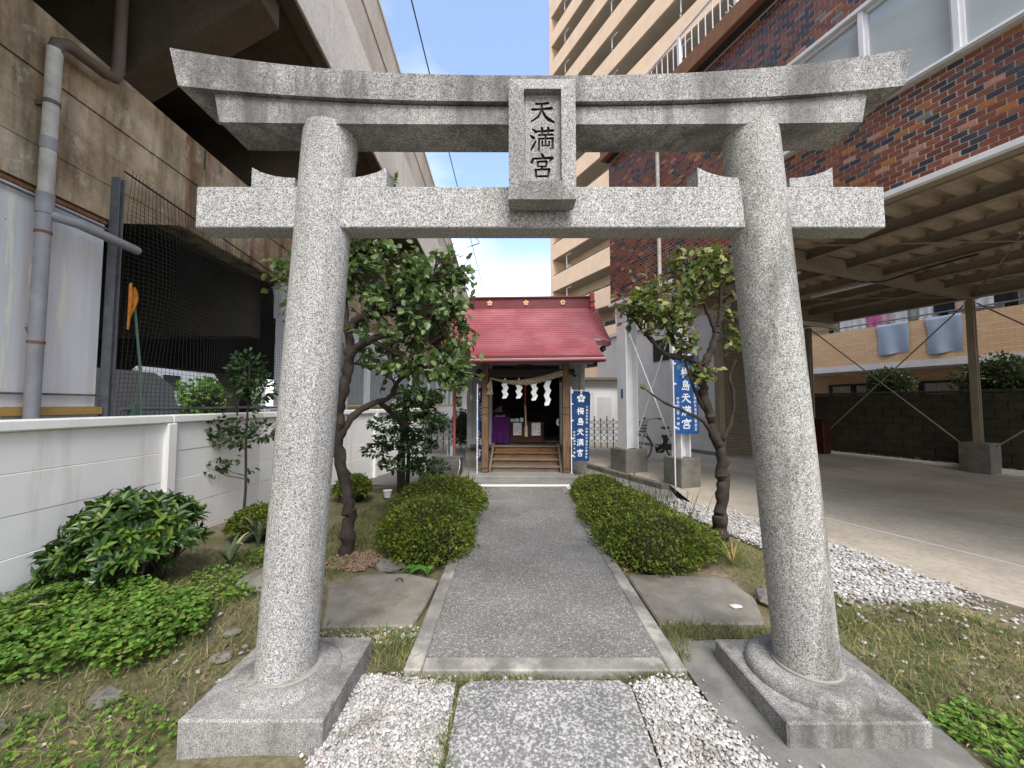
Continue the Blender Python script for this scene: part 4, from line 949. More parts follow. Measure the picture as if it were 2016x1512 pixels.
part('gutter_lip', MB().tube([(-1.62, -.558, 2.382), (1.58, -.558, 2.41)], .004, 6), M['paper'], gt)
part('downspout', MB().tube([(-1.58, -.50, 2.36), (-1.58, -.2, 2.2), (-1.58, .35, 2.15), (-1.58, .4, 2.05), (-1.58, .4, 0)], .034, 10), M['red_pole'], rf, True)

# sacred rope with paper streamers
rp = thing('sacred_rope', 'thick twisted straw rope with tassel strung between the porch posts', 'rope', (0, -.1, 2.0), FS)
def rope_c(t): return Vector((-.74 + 1.50 * t, -.10, 2.045 - .16 * math.sin(math.pi * t) * (1 - .3 * t) + .10 * t))
for k in range(3):
    pts = []; rr = []
    for i in range(61):
        t = i / 60; r_ = .012 + .034 * min(1, t * 2.0); a = t * 34 + k * 2.094; c_ = rope_c(t)
        pts.append((c_.x, c_.y + math.cos(a) * r_ * .8, c_.z + math.sin(a) * r_ * .8)); rr.append(r_ * .78)
    part('strand', MB().tube(pts, rr, 7), M['rope'], rp, True)
q = MB()
for i in range(16): q.tube([(-.72, -.1, 2.03), (-.74 + random.uniform(-.05, .05), -.1 + random.uniform(-.04, .04), 1.88), (-.74 + random.uniform(-.07, .07), -.1 + random.uniform(-.05, .05), 1.70)], .008, 4)
part('tassel', q, M['rope'], rp)
for i, (x, ln, lb) in enumerate([(-.42, .34, 'white zigzag paper streamer hanging nearest the rope tassel'), (-.13, .34, 'white zigzag paper streamer with a frayed split end'), (.19, .38, 'white zigzag paper streamer hanging next to the bell rope'), (.46, .48, 'longest white zigzag paper streamer nearest right porch post')]):
    q = MB(); n_ = 5; z = 1.98; h = ln / n_
    q.box(x - .018, x + .018, -.103, -.100, z - .02, z + .06)
    for k in range(n_):
        o_ = (-.034 if k % 2 else .034); tl = .05 * (1 if k % 2 else -1); wd_ = .050 - .002 * k; y0 = -.10 - .006 * (k % 2)
        q.add([(x + o_ - wd_, y0, z - k*h), (x + o_ + wd_, y0 - .014, z - k*h + .01), (x + o_ + wd_ + tl, y0 - .010, z - (k + 1.25)*h), (x + o_ - wd_ + tl, y0 + .006, z - (k + 1.25)*h - .01)], [(0, 1, 2, 3)])
        q.add([(x + o_*.2 - wd_*.8, y0 + .02, z - k*h), (x + o_*.2 + wd_*.8, y0 + .03, z - k*h), (x - o_ + wd_*.8, y0 + .03, z - (k + 1.1)*h), (x - o_ - wd_*.8, y0 + .02, z - (k + 1.1)*h)], [(0, 1, 2, 3)])
    single('paper_streamer', q, M['paper'], lb, 'paper streamer', (x, -.1, 1.9), FS, 'paper streamers on the sacred rope')
br = thing('bell_rope', 'red and straw bell rope with wooden pull hanging in the doorway', 'bell rope', (.0, .75, .8), FS)
part('red_cord', MB().tube([(-.01, .75, 2.3), (-.005, .75, 1.9), (-.01, .75, 1.5)], .018, 8), M['rope_red'], br); part('straw_cord', MB().tube([(-.01, .74, 1.5), (.0, .74, 1.2), (.01, .74, 1.0)], .020, 8), M['rope_pale'], br)
part('wooden_pull', MB().box(-.025, .045, .71, .77, .76, 1.0, .006), M['rope_pale'], br); part('knot', MB().ellipsoid((-.02, .735, 1.48), (.03, .03, .035)), M['rope_red'], br)
ob = thing('offering_box', 'dark brown wooden offering box inside the shrine doorway', 'box', (.03, 1.3, .56), FS)
part('body', MB().prism([(-.41, .586), (.44, .586), (.40, 1.02), (-.37, 1.02)], 1.15, 1.55, 'y'), M['wood_box'], ob)
part('rim', MB().box(-.40, .43, 1.12, 1.58, 1.022, 1.06, .005), M['wood_box'], ob)
for x in (-.38, .41): part('corner_brace', MB().box(x - .02, x + .02, 1.125, 1.148, .59, 1.018), M['wood_dark'], ob)
for s, x in ((-1, -.38), (1, .42)): part('foot', MB().box(x - .05, x + .05, 1.16, 1.54, .558, .585), M['wood_dark'], ob)
for i in range(6): part('slat', MB().box(-.38, .41, 1.17 + i * .065, 1.19 + i * .065, 1.061, 1.075), M['wood_box'], ob)
def poster(x0, x1, z0, z1, y, reds, blacks, label):
    t = thing('notice_sheet', label, 'notice', ((x0+x1)/2, y, z0), FS); part('sheet', MB().box(x0, x1, y, y + .003, z0, z1), M['paper'], t)
    fn = lambda x, z: (x, y - .0015, z); w_ = x1 - x0; h_ = z1 - z0
    q = MB(); text_col(q, reds, x0 + w_*.80, z1 - h_*.05, z0 + h_*.06, w_*.24, fn); part('red_lettering', q, M['print_red'], t)
    q = MB()
    for s, fx, a, b, sz in blacks: text_col(q, s, x0 + w_*fx, z1 - h_*a, z1 - h_*b, w_*sz, fn)
    part('black_lettering', q, M['print_black'], t)
poster(-.30, -.10, .76, 1.055, 1.105, '御朱印', [('初穂料', .5, .2, .78, .17), ('五百円', .2, .32, .86, .14)], 'white notice with red heading beside the bell pull, two black lines')
poster(.14, .35, .755, 1.055, 1.105, '御朱印', [('書置きのみ', .42, .2, .82, .11), ('お声がけ下さい', .16, .3, .92, .08)], 'white notice with red heading and small print on offering box')
for i, (x, w_, h_) in enumerate([(-.33, .085, .05), (-.22, .11, .055), (-.10, .085, .07)]):
    q = MB().box(x - w_/2, x + w_/2, 1.20, 1.30, 1.076, 1.076 + h_ * 1.2, .004); q.box(x - w_/2 + .01, x + w_/2 - .01, 1.21, 1.29, 1.076 + h_ * 1.2, 1.076 + h_ * 1.2 + .012)
    single('charm_box', q, M['paper'], ['small white box beside the purple cloth', 'wide white box in the middle of the offering box row', 'tall white box next to the bell rope'][i], 'box', (x, 1.25, 1.07), FS, 'white boxes on the offering box')
tb = thing('cloth_table', 'small table draped with a plain purple cloth', 'table', (-.55, 1.3, .56), FS)
part('table_top', MB().box(-.80, -.40, 1.02, 1.45, 1.17, 1.20), M['wood_box'], tb)
for x in (-.78, -.43):
    for y in (1.05, 1.42): part('leg', MB().box(x, x + .03, y, y + .03, .558, 1.17), M['wood_box'], tb)
part('cloth', MB().grid(lambda u, v: (-.81 + .42 * u + .008 * math.sin(v * 6), 1.005 - .012 * math.sin(u * 19) * v - .006 * math.sin(u * 37) * v, 1.205 - .62 * v), 30, 12), M['purple'], tb, True)
part('cloth_top', MB().box(-.81, -.39, 1.005, 1.46, 1.2015, 1.208), M['purple'], tb)
single('white_tray', MB().box(-.74, -.50, 1.05, 1.2, 1.209, 1.222, .003), M['paper'], 'thin white tray of papers on the purple table', 'tray', (-.6, 1.1, 1.21), FS)
single('navy_curtain', MB().grid(lambda u, v: (-.95 + .15 * u, 1.06 + .02 * math.sin(u * 20), 1.10 - .52 * v), 14, 4), M['navy'], 'dark blue cloth hung beside the purple table', 'cloth', (-.9, 1.06, .6), FS)
single('paper_slip', MB().grid(lambda u, v: (.74 - .03 * math.sin(v * 3) + .05 * u, .92 + .02 * u, 1.16 - .16 * v), 3, 5), M['paper'], 'curled white paper slip hanging inside the right jamb', 'paper', (.75, .93, 1.05), FS)
# priest seated behind the table
pe = thing('person', 'person in dark robe seated behind the purple table looking down', 'person', (-.74, 1.85, .585), FS)
def skin(name, pts, edges, rad, mat, parent, sub=2):
    me = bpy.data.meshes.new(name); b = BASE[pe]
    me.from_pydata([(p[0]-b.x, p[1]-b.y, p[2]-b.z) for p in pts], edges, [])
    o = put(bpy.data.objects.new(name, me)); md = o.modifiers.new('s', 'SKIN'); sb = o.modifiers.new('u', 'SUBSURF'); sb.levels = sb.render_levels = sub
    for i, r_ in enumerate(rad): me.skin_vertices[0].data[i].radius = (r_, r_) if not hasattr(r_, '__len__') else r_
    me.skin_vertices[0].data[0].use_root = True
    dg = bpy.context.evaluated_depsgraph_get(); new = bpy.data.meshes.new_from_object(o.evaluated_get(dg)); bpy.data.objects.remove(o)
    new.name = name; new.materials.clear(); new.materials.append(mat)
    if len(new.polygons): new.polygons.foreach_set('use_smooth', [True] * len(new.polygons))
    q = put(bpy.data.objects.new(name, new)); q.parent = parent; return q
bx, by = -.74, 1.85
body = [(bx, by, .90), (bx, by, 1.05), (bx + .01, by - .02, 1.20), (bx + .02, by - .04, 1.31), (bx + .035, by - .05, 1.37), (bx + .055, by - .06, 1.43), (bx + .06, by - .065, 1.50), (bx + .115, by - .085, 1.425),
        (bx - .13, by + .03, 1.27), (bx - .12, by - .16, 1.13), (bx + .0, by - .34, 1.215), (bx + .02, by - .40, 1.22),
        (bx + .16, by - .08, 1.27), (bx + .23, by - .24, 1.12), (bx + .20, by - .43, 1.215), (bx + .19, by - .48, 1.22),
        (bx - .09, by - .25, .88), (bx - .09, by - .30, .66), (bx - .09, by - .38, .615), (bx + .12, by - .25, .88), (bx + .12, by - .30, .66), (bx + .12, by - .38, .615)]
ed = [(0,1),(1,2),(2,3),(3,4),(4,5),(5,6),(5,7),(3,8),(8,9),(9,10),(10,11),(3,12),(12,13),(13,14),(14,15),(0,16),(16,17),(17,18),(0,19),(19,20),(20,21)]
rd = [.15, .145, .14, .10, .05, .088, .075, .018, .062, .045, .032, .024, .062, .045, .032, .024, .08, .055, .035, .08, .055, .035]
bo = skin('body', body, ed, rd, M['skin'], pe)
skin('robe', body[:4] + [body[8], body[9], body[12], body[13], body[16], body[17], body[19], body[20]], [(0,1),(1,2),(2,3),(3,4),(4,5),(3,6),(6,7),(0,8),(8,9),(0,10),(10,11)], [.17, .165, .16, .105, .08, .068, .08, .068, .10, .08, .10, .08], M['robe'], pe)
hd = MB().ellipsoid((bx + .038, by - .045, 1.475), (.098, .095, .085), 14, 9); part('hair', hd, M['hair'], pe, True)
for s in (-1, 1): part('eye', MB().ellipsoid((bx + .115 + .02 * s, by - .125 + .045 * (s + 1) / 2 - .02, 1.452), (.012, .012, .008), 8, 6), M['hair'], pe)
part('collar', MB().tube([(bx - .03, by - .06, 1.37), (bx + .05, by - .12, 1.30), (bx + .10, by - .05, 1.355)], .014, 6), M['paper'], pe)
single('low_stool', MB().box(bx - .16, bx + .16, by - .12, by + .2, .72, .76).box(bx - .14, bx - .10, by - .1, by + .18, .586, .719).box(bx + .10, bx + .14, by - .1, by + .18, .586, .719), M['wood_dark'], 'low wooden stool under the seated person', 'stool', (bx, by, .586), FS)

# banners
def banner(loc, rot, w_, h_, z0, pole_top, cloth_mat, label, edge=0.0, amp=.012, ph=0.0, plum_side=1):
    """tall printed banner on a white pole; local x runs along the cloth"""
    F = Frame(rot, loc); t = thing('nobori_banner', label, 'banner', (0, 0, 0), F, 'blue shrine banners')
    z1 = z0 + h_
    def fn(x, z, off=0.0):
        u = (x - .02) / w_; v = (z1 - z) / h_
        return (x - edge * u * v * .1, off + amp * (math.sin(u * 9 + v * 3 + ph) + .6 * math.sin(u * 4 - v * 7 + ph)) * u, z - .03 * u * v * h_ * .3)
    part('cloth', MB().grid(lambda u, v: fn(.02 + u * w_, z1 - v * h_), 24, 40), cloth_mat, t, True)
    part('pole', MB().tube([(0, 0, .0), (0, 0, pole_top)], .011, 8), M['white_plastic'], t, True)
    part('cross_rod', MB().tube([(-.02, 0, z1 + .03), (w_ + .06, 0, z1 + .02)], .006, 6), M['white_plastic'], t)
    for u in (.02, .5, .97): part('loop', MB().box(.02 + u * w_ - .016, .02 + u * w_ + .016, -.008, .008, z1 - .035, z1 + .042), M['white_plastic'], t)
    for v in (.18, .42, .68, .93): part('loop', MB().box(-.014, .045, -.013, .013, z1 - v * h_ - .014, z1 - v * h_ + .014), M['white_plastic'], t)
    f2 = lambda x, z: fn(x, z, -.004)
    q = MB(); cxr, czr = .02 + w_ * .5, z1 - h_ * .098; pr = w_ * .105
    for k in range(5):
        a = math.pi / 2 + k * 2 * math.pi / 5; px_, pz_ = cxr + pr * 1.42 * math.cos(a), czr + pr * 1.42 * math.sin(a)
        ring = [f2(px_ + pr * .80 * math.cos(b), pz_ + pr * .80 * math.sin(b)) for b in [2*math.pi*i/14 for i in range(14)]]; q.add(ring, [tuple(range(14))])
    q.add([f2(cxr + pr*.36*math.cos(b), czr + pr*.36*math.sin(b)) for b in [2*math.pi*i/10 for i in range(10)]], [tuple(range(10))])
    part('plum_crest', q, M['print_white'], t)
    q = MB()
    for i, key in enumerate(('bai', 'shima', 'ten', 'man', 'kyu')): glyph_flat(q, key, .02 + w_ * .46, z1 - h_ * (.285 + .150 * i), w_ * .40, f2, 1.15)
    part('large_lettering', q, M['print_white'], t)
    q = MB(); text_col(q, '令和の発祥地 太宰府天満宮分霊遷宮', .02 + w_ * .83, z1 - h_ * .20, z1 - h_ * .965, w_ * .125, f2)
    text_col(q, '梅島天満宮', .02 + w_ * .12, z1 - h_ * .57, z1 - h_ * .78, w_ * .115, f2); text_col(q, '奉賛会', .02 + w_ * .12, z1 - h_ * .80, z1 - h_ * .97, w_ * .115, f2)
    part('small_lettering', q, M['print_white'], t)
    return t
banner((1.225, 7.98), 0, .385, 1.42, .34, 1.86, M['banner_blue'], 'navy shrine banner tied to right porch post', edge=.5)
banner((-.715, 7.95), 80, .40, 1.55, .30, 1.92, M['banner_blue'], 'folded navy shrine banner seen edge-on at left porch post', amp=.05, ph=1.2)
banner((2.765, 6.58), 8, .445, 1.46, 1.0, 2.48, M['banner_bright'], 'bright blue shrine banner against the white steel column', amp=.016, ph=2.0)

# ------------------------------------------------------------------ brick building over the open ground storey (frame FR: x across, y along)
bb = thing('brick_building', 'red and navy glazed-brick building raised over an open steel-framed ground storey', 'building', (5.0, 4.0, 3.6), FR)
WZ0, WZ1, WM0, WM1 = 3.69, 6.88, 0.2, 7.02; VZ0, VZ1, VM1 = 4.66, 5.84, 3.46
wl = part('wall', MB().box(5.012, 5.2, WM0, WM1, WZ0, VZ0).box(5.012, 5.2, WM0, WM1, VZ1, WZ1).box(5.012, 5.2, VM1, WM1, VZ0, VZ1), M['mortar'], bb)
part('inner_room', MB().box(5.6, 12.8, -1, 6.95, 4.3, 6.9), M['white_wall2'], bb)
part('far_end_wall', MB().box(5.21, 12.8, 6.96, 7.02, 3.69, 6.88), M['mortar'], bb)
PM, PZ = 0.1122, 0.0562; tm, tz = 0.1025, 0.0468
bricks = []
r_ = 0; z = WZ0 + .004
while z + tz < WZ1:
    m = WM1 - (0 if r_ % 2 == 0 else PM / 2)
    if r_ % 2: bricks.append((WM1 - PM/4 - .001, z, .45))
    while m - tm > WM0:
        cm = m - tm / 2
        if not (VZ0 - .03 < z + tz/2 < VZ1 + .03 and cm - tm/2 < VM1 + .01): bricks.append((cm, z, 1.0))
        m -= PM
    z += PZ; r_ += 1
def vis(b):
    w_ = FR.w((5.0, b[0], b[1])); dy = w_.y
    kx = w_.x / dy * 757; kz = (w_.z - 1.5) / dy * 757
    return (w_ - Vector((0, 0, 1.5))).length + (50 if kx > 960 or kz > 740 or (kx < 770 and kz > 320) else 0)
bricks.sort(key=vis)
bmq = MB().box(-.005, .012, -tm/2, tm/2, 0, tz, .0025)
bme = bmq.mesh('brick'); bme.materials.append(M['brick'])
for cm, z, s in bricks[:300]: piece('brick', bme, wl, (5.012, cm, z))
rest = np.array([(cm, z, s) for cm, z, s in bricks[300:]])
BV = np.array([(-.005, -.5, 0), (-.005, .5, 0), (-.005, .5, 1), (-.005, -.5, 1), (.012, -.5, 0), (.012, .5, 0), (.012, .5, 1), (.012, -.5, 1)])
BF = np.array([(0, 3, 2, 1), (0, 1, 5, 4), (3, 7, 6, 2), (0, 4, 7, 3), (1, 2, 6, 5)])
V = np.zeros((len(rest), 8, 3)); V[..., 0] = 5.012 + BV[:, 0]; V[..., 1] = rest[:, 0:1] + BV[None, :, 1] * tm * rest[:, 2:3]; V[..., 2] = rest[:, 1:2] + BV[None, :, 2] * tz
V -= np.array(BASE[bb]); Fq = (BF[None] + (np.arange(len(rest)) * 8)[:, None, None]).reshape(-1, 4)
o = put(bpy.data.objects.new('brick_courses', raw_mesh('brick_courses', V.reshape(-1, 3), Fq, M['brick'], 4))); o.parent = wl; o['kind'] = 'stuff'
# strip window
ms_ = [3.46, 3.11, 2.37, 1.67, 0.97, 0.2]
for a, b in zip(ms_[:-1], ms_[1:]):
    wdw = part('window', MB().box(5.02, 5.09, b + .03, a - .03, VZ0 + .05, VZ0 + .09).box(5.02, 5.09, b + .03, a - .03, VZ1 - .085, VZ1 - .045).box(5.02, 5.09, a - .045, a - .02, VZ0 + .05, VZ1 - .045).box(5.02, 5.09, b + .02, b + .045, VZ0 + .05, VZ1 - .045), M['white_paint'], bb)
    part('pane', MB().box(5.05, 5.06, b + .045, a - .045, VZ0 + .09, VZ1 - .085), M['glass'], wdw)
    part('blind', MB().box(5.12, 5.14, b + .02, a - .02, VZ0 + .06, VZ1 - .05), M['curtain'], wdw)
for a in ms_: part('mullion', MB().box(4.985, 5.10, a - .02, a + .02, VZ0 + .05, VZ1 - .045), M['white_paint'], bb)
part('window_sill', MB().box(4.94, 5.10, WM0, VM1 + .02, VZ0 - .005, VZ0 + .048, .006), M['white_paint'], bb); part('window_head', MB().box(4.97, 5.10, WM0, VM1 + .02, VZ1 - .043, VZ1 + .005, .004), M['white_paint'], bb)
part('sill_track', MB().box(4.925, 4.939, WM0, VM1 + .02, VZ0 + .01, VZ0 + .022), M['white_plastic'], bb)
part('brown_ledge', MB().box(4.80, 5.4, -1, 7.06, 6.89, 7.17, .01), M['brown_ledge'], bb)
part('ledge_shadow_strip', MB().box(4.9, 5.2, WM0, 7.0, 6.875, 6.889), M['gap_shade'], bb)  # solid dark strip painted in as the shadow below the brown ledge
rl = part('railing', MB().tube([(4.92, -1, 7.79), (4.92, 7.0, 7.79)], .022, 8), M['white_paint'], bb)
for i in range(60):
    m = 7.0 - i * .135
    part('baluster', MB().box(4.914, 4.926, m - .006, m + .006, 7.172, 7.77) if i % 8 else MB().box(4.895, 4.945, m - .025, m + .025, 7.172, 7.77), M['white_paint'], rl)
an = part('aerial', MB().tube([(5.6, 4.3, 7.172), (5.6, 4.3, 8.3)], .012, 6), M['white_plastic'], bb)
for i in range(7): part('element', MB().tube([(5.45 + .02*i, 4.3 - .3 + i * .09, 8.2 - .02 * i), (5.75, 4.3 - .3 + i * .09, 8.2 - .02*i)], .006, 4), M['white_plastic'], an)
part('fascia_strip', MB().box(4.965, 5.028, -3, 7.05, 3.625, 3.682, .004), M['white_paint'], bb)
part('edge_beam', MB().box(5.03, 5.16, -3, 7.0, 3.63, 3.98), M['steel_brown'], bb)
# steel deck, purlins and beams of the ground storey
dk = MB(); prof = []; m = -3.0
while m < 6.7:
    prof += [(m, 4.19), (m + .13, 4.19), (m + .15, 4.10), (m + .28, 4.10)]; m += .30
vs = [(n_, m, z) for m, z in prof for n_ in (5.17, 12.9)]
dk.add(vs, [(2*i, 2*i+1, 2*i+3, 2*i+2) for i in range(len(prof) - 1)])
part('deck_sheet', dk, M['deck'], bb); part('deck_top', MB().box(5.17, 12.95, -3, 6.9, 4.21, 4.25), M['deck'], bb)
for n_ in (5.9, 7.0, 8.1, 9.2, 10.3, 11.4):
    part('purlin', MB().box(n_ - .05, n_ + .05, -3, 6.94, 4.085, 4.098).box(n_ - .006, n_ + .006, -3, 6.94, 3.955, 4.084).box(n_ - .05, n_ + .05, -3, 6.94, 3.94, 3.954), M['steel_brown'], bb)
for m in (-2.6, .75, 4.2, 6.86):
    part('cross_beam', MB().box(5.17, 12.55, m - .08, m + .08, 3.805, 3.825).box(5.17, 12.55, m - .007, m + .007, 3.826, 4.09), M['steel_brown'], bb)
part('far_beam', MB().box(12.5, 12.515, -3, 8, 3.86, 4.09).box(12.42, 12.62, -3, 8, 3.84, 3.858).box(12.60, 12.615, -3, 8, 3.859, 4.09), M['steel_brown'], bb)
def hcol(n_, m, z0, z1, s, mat):
    return MB().box(n_ - s, n_ - s + .03, m - s, m + s, z0, z1).box(n_ + s - .03, n_ + s, m - s, m + s, z0, z1).box(n_ - s + .03, n_ + s - .03, m - .012, m + .012, z0, z1)
for n_, m, z0, s, hb, sb, mt, fl_ in ((5.24, 6.78, .1, .15, .47, .27, 'white_paint', .1), (5.22, 5.30, .02, .11, .56, .215, 'white_paint', 0.0), (12.55, 4.25, 0, .062, .66, .24, 'steel_brown', .02), (12.55, 7.6, 0, .062, .66, .24, 'steel_brown', .1)):
    part('column', hcol(n_, m, z0 + hb, 3.80 if n_ > 10 else 3.63, s, mt), M[mt], bb)
    part('column_foot', MB().box(n_ - sb, n_ + sb, m - sb, m + sb, -.05, z0 + hb, .012), M['block'], bb)
part('small_sign', MB().box(5.085, 5.089, 6.74, 6.80, 1.62, 1.82), M['banner_bright'], bb)
def rod(a, b, r=.012, mat='steel_brown'):
    return part('brace_rod', MB().tube([a, b], r, 6), M[mat], bb)
rod((5.20, 6.70, 3.1), (5.2, 5.42, .66), .013, 'white_paint'); rod((5.24, 5.40, 3.1), (5.24, 6.62, .6), .013, 'white_paint')
rod((12.55, 7.5, 3.72), (12.55, 4.4, .5), .016); rod((12.55, 4.35, 3.72), (12.55, 7.4, .5), .016); rod((12.55, 4.15, 3.72), (12.55, .9, .6), .016); rod((12.55, .9, 3.6), (12.55, 4.1, .5), .016)
rod((5.3, 7.4, 3.88), (12.4, 4.3, 3.88), .010); rod((5.3, 4.3, 3.88), (12.4, 7.4, 3.88), .010); rod((5.3, 4.1, 3.88), (12.4, .9, 3.88), .010); rod((5.3, .9, 3.88), (12.4, 4.1, 3.88), .010)
for m0, n_ in ((4.6, 7.4), (4.4, 9.4), (1.2, 8.6)):
    t_ = part('tube_light', MB().box(n_ - .05, n_ + .05, m0, m0 + 1.2, 3.90, 3.935), M['white_plastic'], bb)
part('cable', MB().tube([(9.25, 3.0, 3.93), (9.2, 3.6, 3.9), (9.05, 4.1, 3.80), (8.9, 4.2, 3.79), (8.75, 4.35, 3.82)], .016, 5), M['iron'], bb)
part('conduit', MB().tube([(5.9, -3, 3.925), (5.9, 4.0, 3.925)], .014, 5), M['steel_brown'], bb); part('conduit', MB().tube([(8.55, -3, 3.93), (8.55, 4.0, 3.93)], .018, 5), M['steel_brown'], bb)
part('downpipe', MB().tube([(4.93, 5.42, 3.3), (4.93, 5.42, 6.87)], .035, 10), M['pipe_old'], bb, True)
# enclosed white room and roller shutter in the ground storey
part('room_wall', MB().box(8.95, 9.1, 7.85, 13.5, .1, 4.08), M['white_wall2'], bb)
part('room_roof', MB().box(8.9, 13.0, 7.03, 13.6, 4.09, 4.2), M['white_wall2'], bb)
part('room_skirting', MB().box(8.935, 8.949, 7.85, 13.5, .1, .2), M['pad'], bb)
part('door_frame', MB().box(8.95, 9.14, 7.70, 7.845, .1, 4.08), M['steel_brown'], bb)
q = MB(); z = .11
while z < 3.3: q.prism([(7.80, z), (7.77, z + .018), (7.77, z + .05), (7.80, z + .068)], 9.15, 12.3, 'x'); z += .07
st_ = part('roller_shutter', MB().box(9.15, 12.3, 7.80, 7.83, .1, 3.5), M['shutter'], bb); part('slats', q, M['shutter'], st_, kind='stuff')
part('shutter_box', MB().box(9.15, 12.3, 7.66, 7.84, 3.51, 4.08), M['steel_brown'], bb)
part('wall_window', MB().box(8.93, 8.949, 8.6, 10.2, 2.9, 3.6), M['dark_glass'], bb)
single('maroon_cabinet', MB().box(12.05, 12.35, 7.0, 7.35, .1, 1.05, .015).box(12.03, 12.37, 6.98, 7.37, 1.051, 1.08), plain('maroon_paint', (0.05, 0.012, 0.010), .5), 'dark maroon cabinet standing beside the far brown column', 'cabinet', (12.2, 7.2, .1), FR)

# concrete block wall, shrubs and the tiled apartment house behind the carport
bw = thing('block_wall', 'dark mossy concrete block wall behind the carport', 'wall', (13.1, 5, 0), FR)
bk = MB().box(-.002, .12, -.193, .193, 0, .188, .005).mesh('block'); bk.materials.append(M['dark_block'])
part('wall_core', MB().box(13.12, 13.2, -1.5, 11.5, -.05, 1.74), M['dark_block'], bw)
for r_ in range(9):
    for c_ in range(27):
        piece('block', bk, bw, (13.08 + random.uniform(-.004, .004), .6 + c_ * .396 - (0 if r_ % 2 else .198), .02 + r_ * .193))
part('coping', MB().box(13.05, 13.26, -1.5, 11.5, 1.765, 1.83, .008), M['dark_block'], bw)
struct('kerb_edge', MB().box(12.74, 12.80, -3, 11.5, 0, .125), M['whitewall'], FR); struct('planting_strip', MB().box(12.80, 13.08, -3, 11.5, -.05, .09), M['soil'], FR)
pts = np.array([FR.w((RNG.uniform(12.82, 13.05), RNG.uniform(0, 9), .09)) for _ in range(500)])
pebbles('strip_rubble', pts[:, :2], .09, .015, .035, M['rock'], 'rubble and weeds along the foot of block wall')
blob_tree('clipped_shrub', 'rounded evergreen shrub above the block wall near blue towels', (13.9, 6.35, 2.05), (.52, .55, .50), 1500, .075, M['leaf_dark'], 'clipped shrubs behind block wall', True, 0, 0, .75, FR, 'shrub')
blob_tree('clipped_shrub', 'larger rounded evergreen shrub above block wall beside brown column', (13.9, 4.25, 2.10), (.65, .78, .55), 2000, .08, M['leaf_dark'], 'clipped shrubs behind block wall', True, 0, 0, .75, FR, 'shrub')
ap = thing('tiled_apartment', 'orange-tiled apartment house with laundry on its balcony', 'building', (17, 5, 0), FR)
part('wall', MB().box(17.0, 24, -4, 11.2, 0, 9.0), M['tile'], ap)
part('balcony_parapet', MB().box(15.5, 15.64, -4, 10.6, 2.82, 4.02), M['tile'], ap); part('parapet_side', MB().box(15.64, 17, 10.46, 10.6, 2.82, 4.02), M['tile'], ap)
part('balcony_slab', MB().box(15.48, 17, -4, 10.62, 2.62, 2.815), M['white_wall2'], ap); part('upper_slab', MB().box(15.48, 17, -4, 10.62, 5.6, 5.8), M['white_wall2'], ap)
part('upper_parapet', MB().box(15.5, 15.64, -4, 10.6, 5.81, 7.0), M['tile'], ap)
part('handrail', MB().tube([(15.57, -4, 4.16), (15.57, 10.6, 4.16)], .022, 6), M['steel_post'], ap)
for m in (10.2, 7.6, 5.0, 2.4, 0): part('rail_post', MB().tube([(15.57, m, 4.02), (15.57, m, 4.16)], .016, 6), M['steel_post'], ap)
for (a, b, z0, z1) in ((7.5, 9.5, 3.0, 4.9), (3.6, 6.4, 3.0, 4.9), (8.0, 9.6, 1.0, 2.25), (5.0, 7.0, .9, 2.25), (2.4, 3.6, .9, 2.25)):
    w_ = part('window', MB().box(16.93, 17.0, a, b, z0, z1), M['dark_metal'], ap); mid = (a + b) / 2
    for p, q_ in ((a + .06, mid - .03), (mid + .03, b - .06)):
        part('pane', MB().box(16.915, 16.929, p, q_, z0 + .06, z1 - .06), M['dark_glass'], w_); part('curtain', MB().grid(lambda u, v: (16.905 + .006 * math.sin(u * 60), p + .03 + u * (q_ - p - .06) * .9, z0 + .08 + v * (z1 - z0 - .16)), 40, 1), M['curtain'], w_)
part('vent_cap', MB().tube([(16.9, 7.4, 2.42), (16.8, 7.4, 2.42)], .09, 12), M['steel_post'], ap); part('drain_arm', MB().tube([(16.9, 8.2, 2.5), (15.9, 8.6, 2.55)], .04, 6), M['tile'], ap)
part('washing_pole', MB().tube([(15.95, 3, 4.78), (15.95, 9.4, 4.78)], .015, 6), M['white_plastic'], ap)
tw = plain('towel_blue', (0.33, 0.40, 0.50), .95, vary=.15, scale=30, bump=.4)
for a, b, z0, lb in ((6.53, 7.30, 3.08, 'pale blue towel over balcony parapet, scalloped lower edge'), (5.40, 6.14, 2.98, 'larger pale blue towel over balcony parapet near brown column')):
    def tf_(u, v, a=a, b=b, z0=z0):
        m = a + (b - a) * u; L_ = 1.35 * v
        wv = .02 * math.sin(u * 8)
        if L_ < .20: return (15.50 - .02 + .20 - L_, m, 4.045 + wv * .3)
        return (15.47 - .02 * math.sin(u * 9 + v * 2) * v, m + .02 * math.sin(v * 9), 4.045 - (L_ - .20) * (4.045 - z0) / 1.15 + .025 * math.sin(u * 6) * v)
    single('towel', MB().grid(tf_, 16, 22), tw, lb, 'towel', (15.47, (a+b)/2, 4.0), FR, 'towels on the balcony parapet', True)
cols = {'pink': (0.62, 0.16, 0.34), 'white': (0.72, 0.71, 0.70), 'black': (0.02, 0.02, 0.025), 'beige': (0.58, 0.42, 0.34), 'lime-trimmed grey': (0.35, 0.36, 0.30), 'pale pink': (0.66, 0.40, 0.42)}
cmat = {k: plain('laundry_' + k.replace(' ', '_').replace('-', '_'), v, .95, vary=.25, scale=14) for k, v in cols.items()}
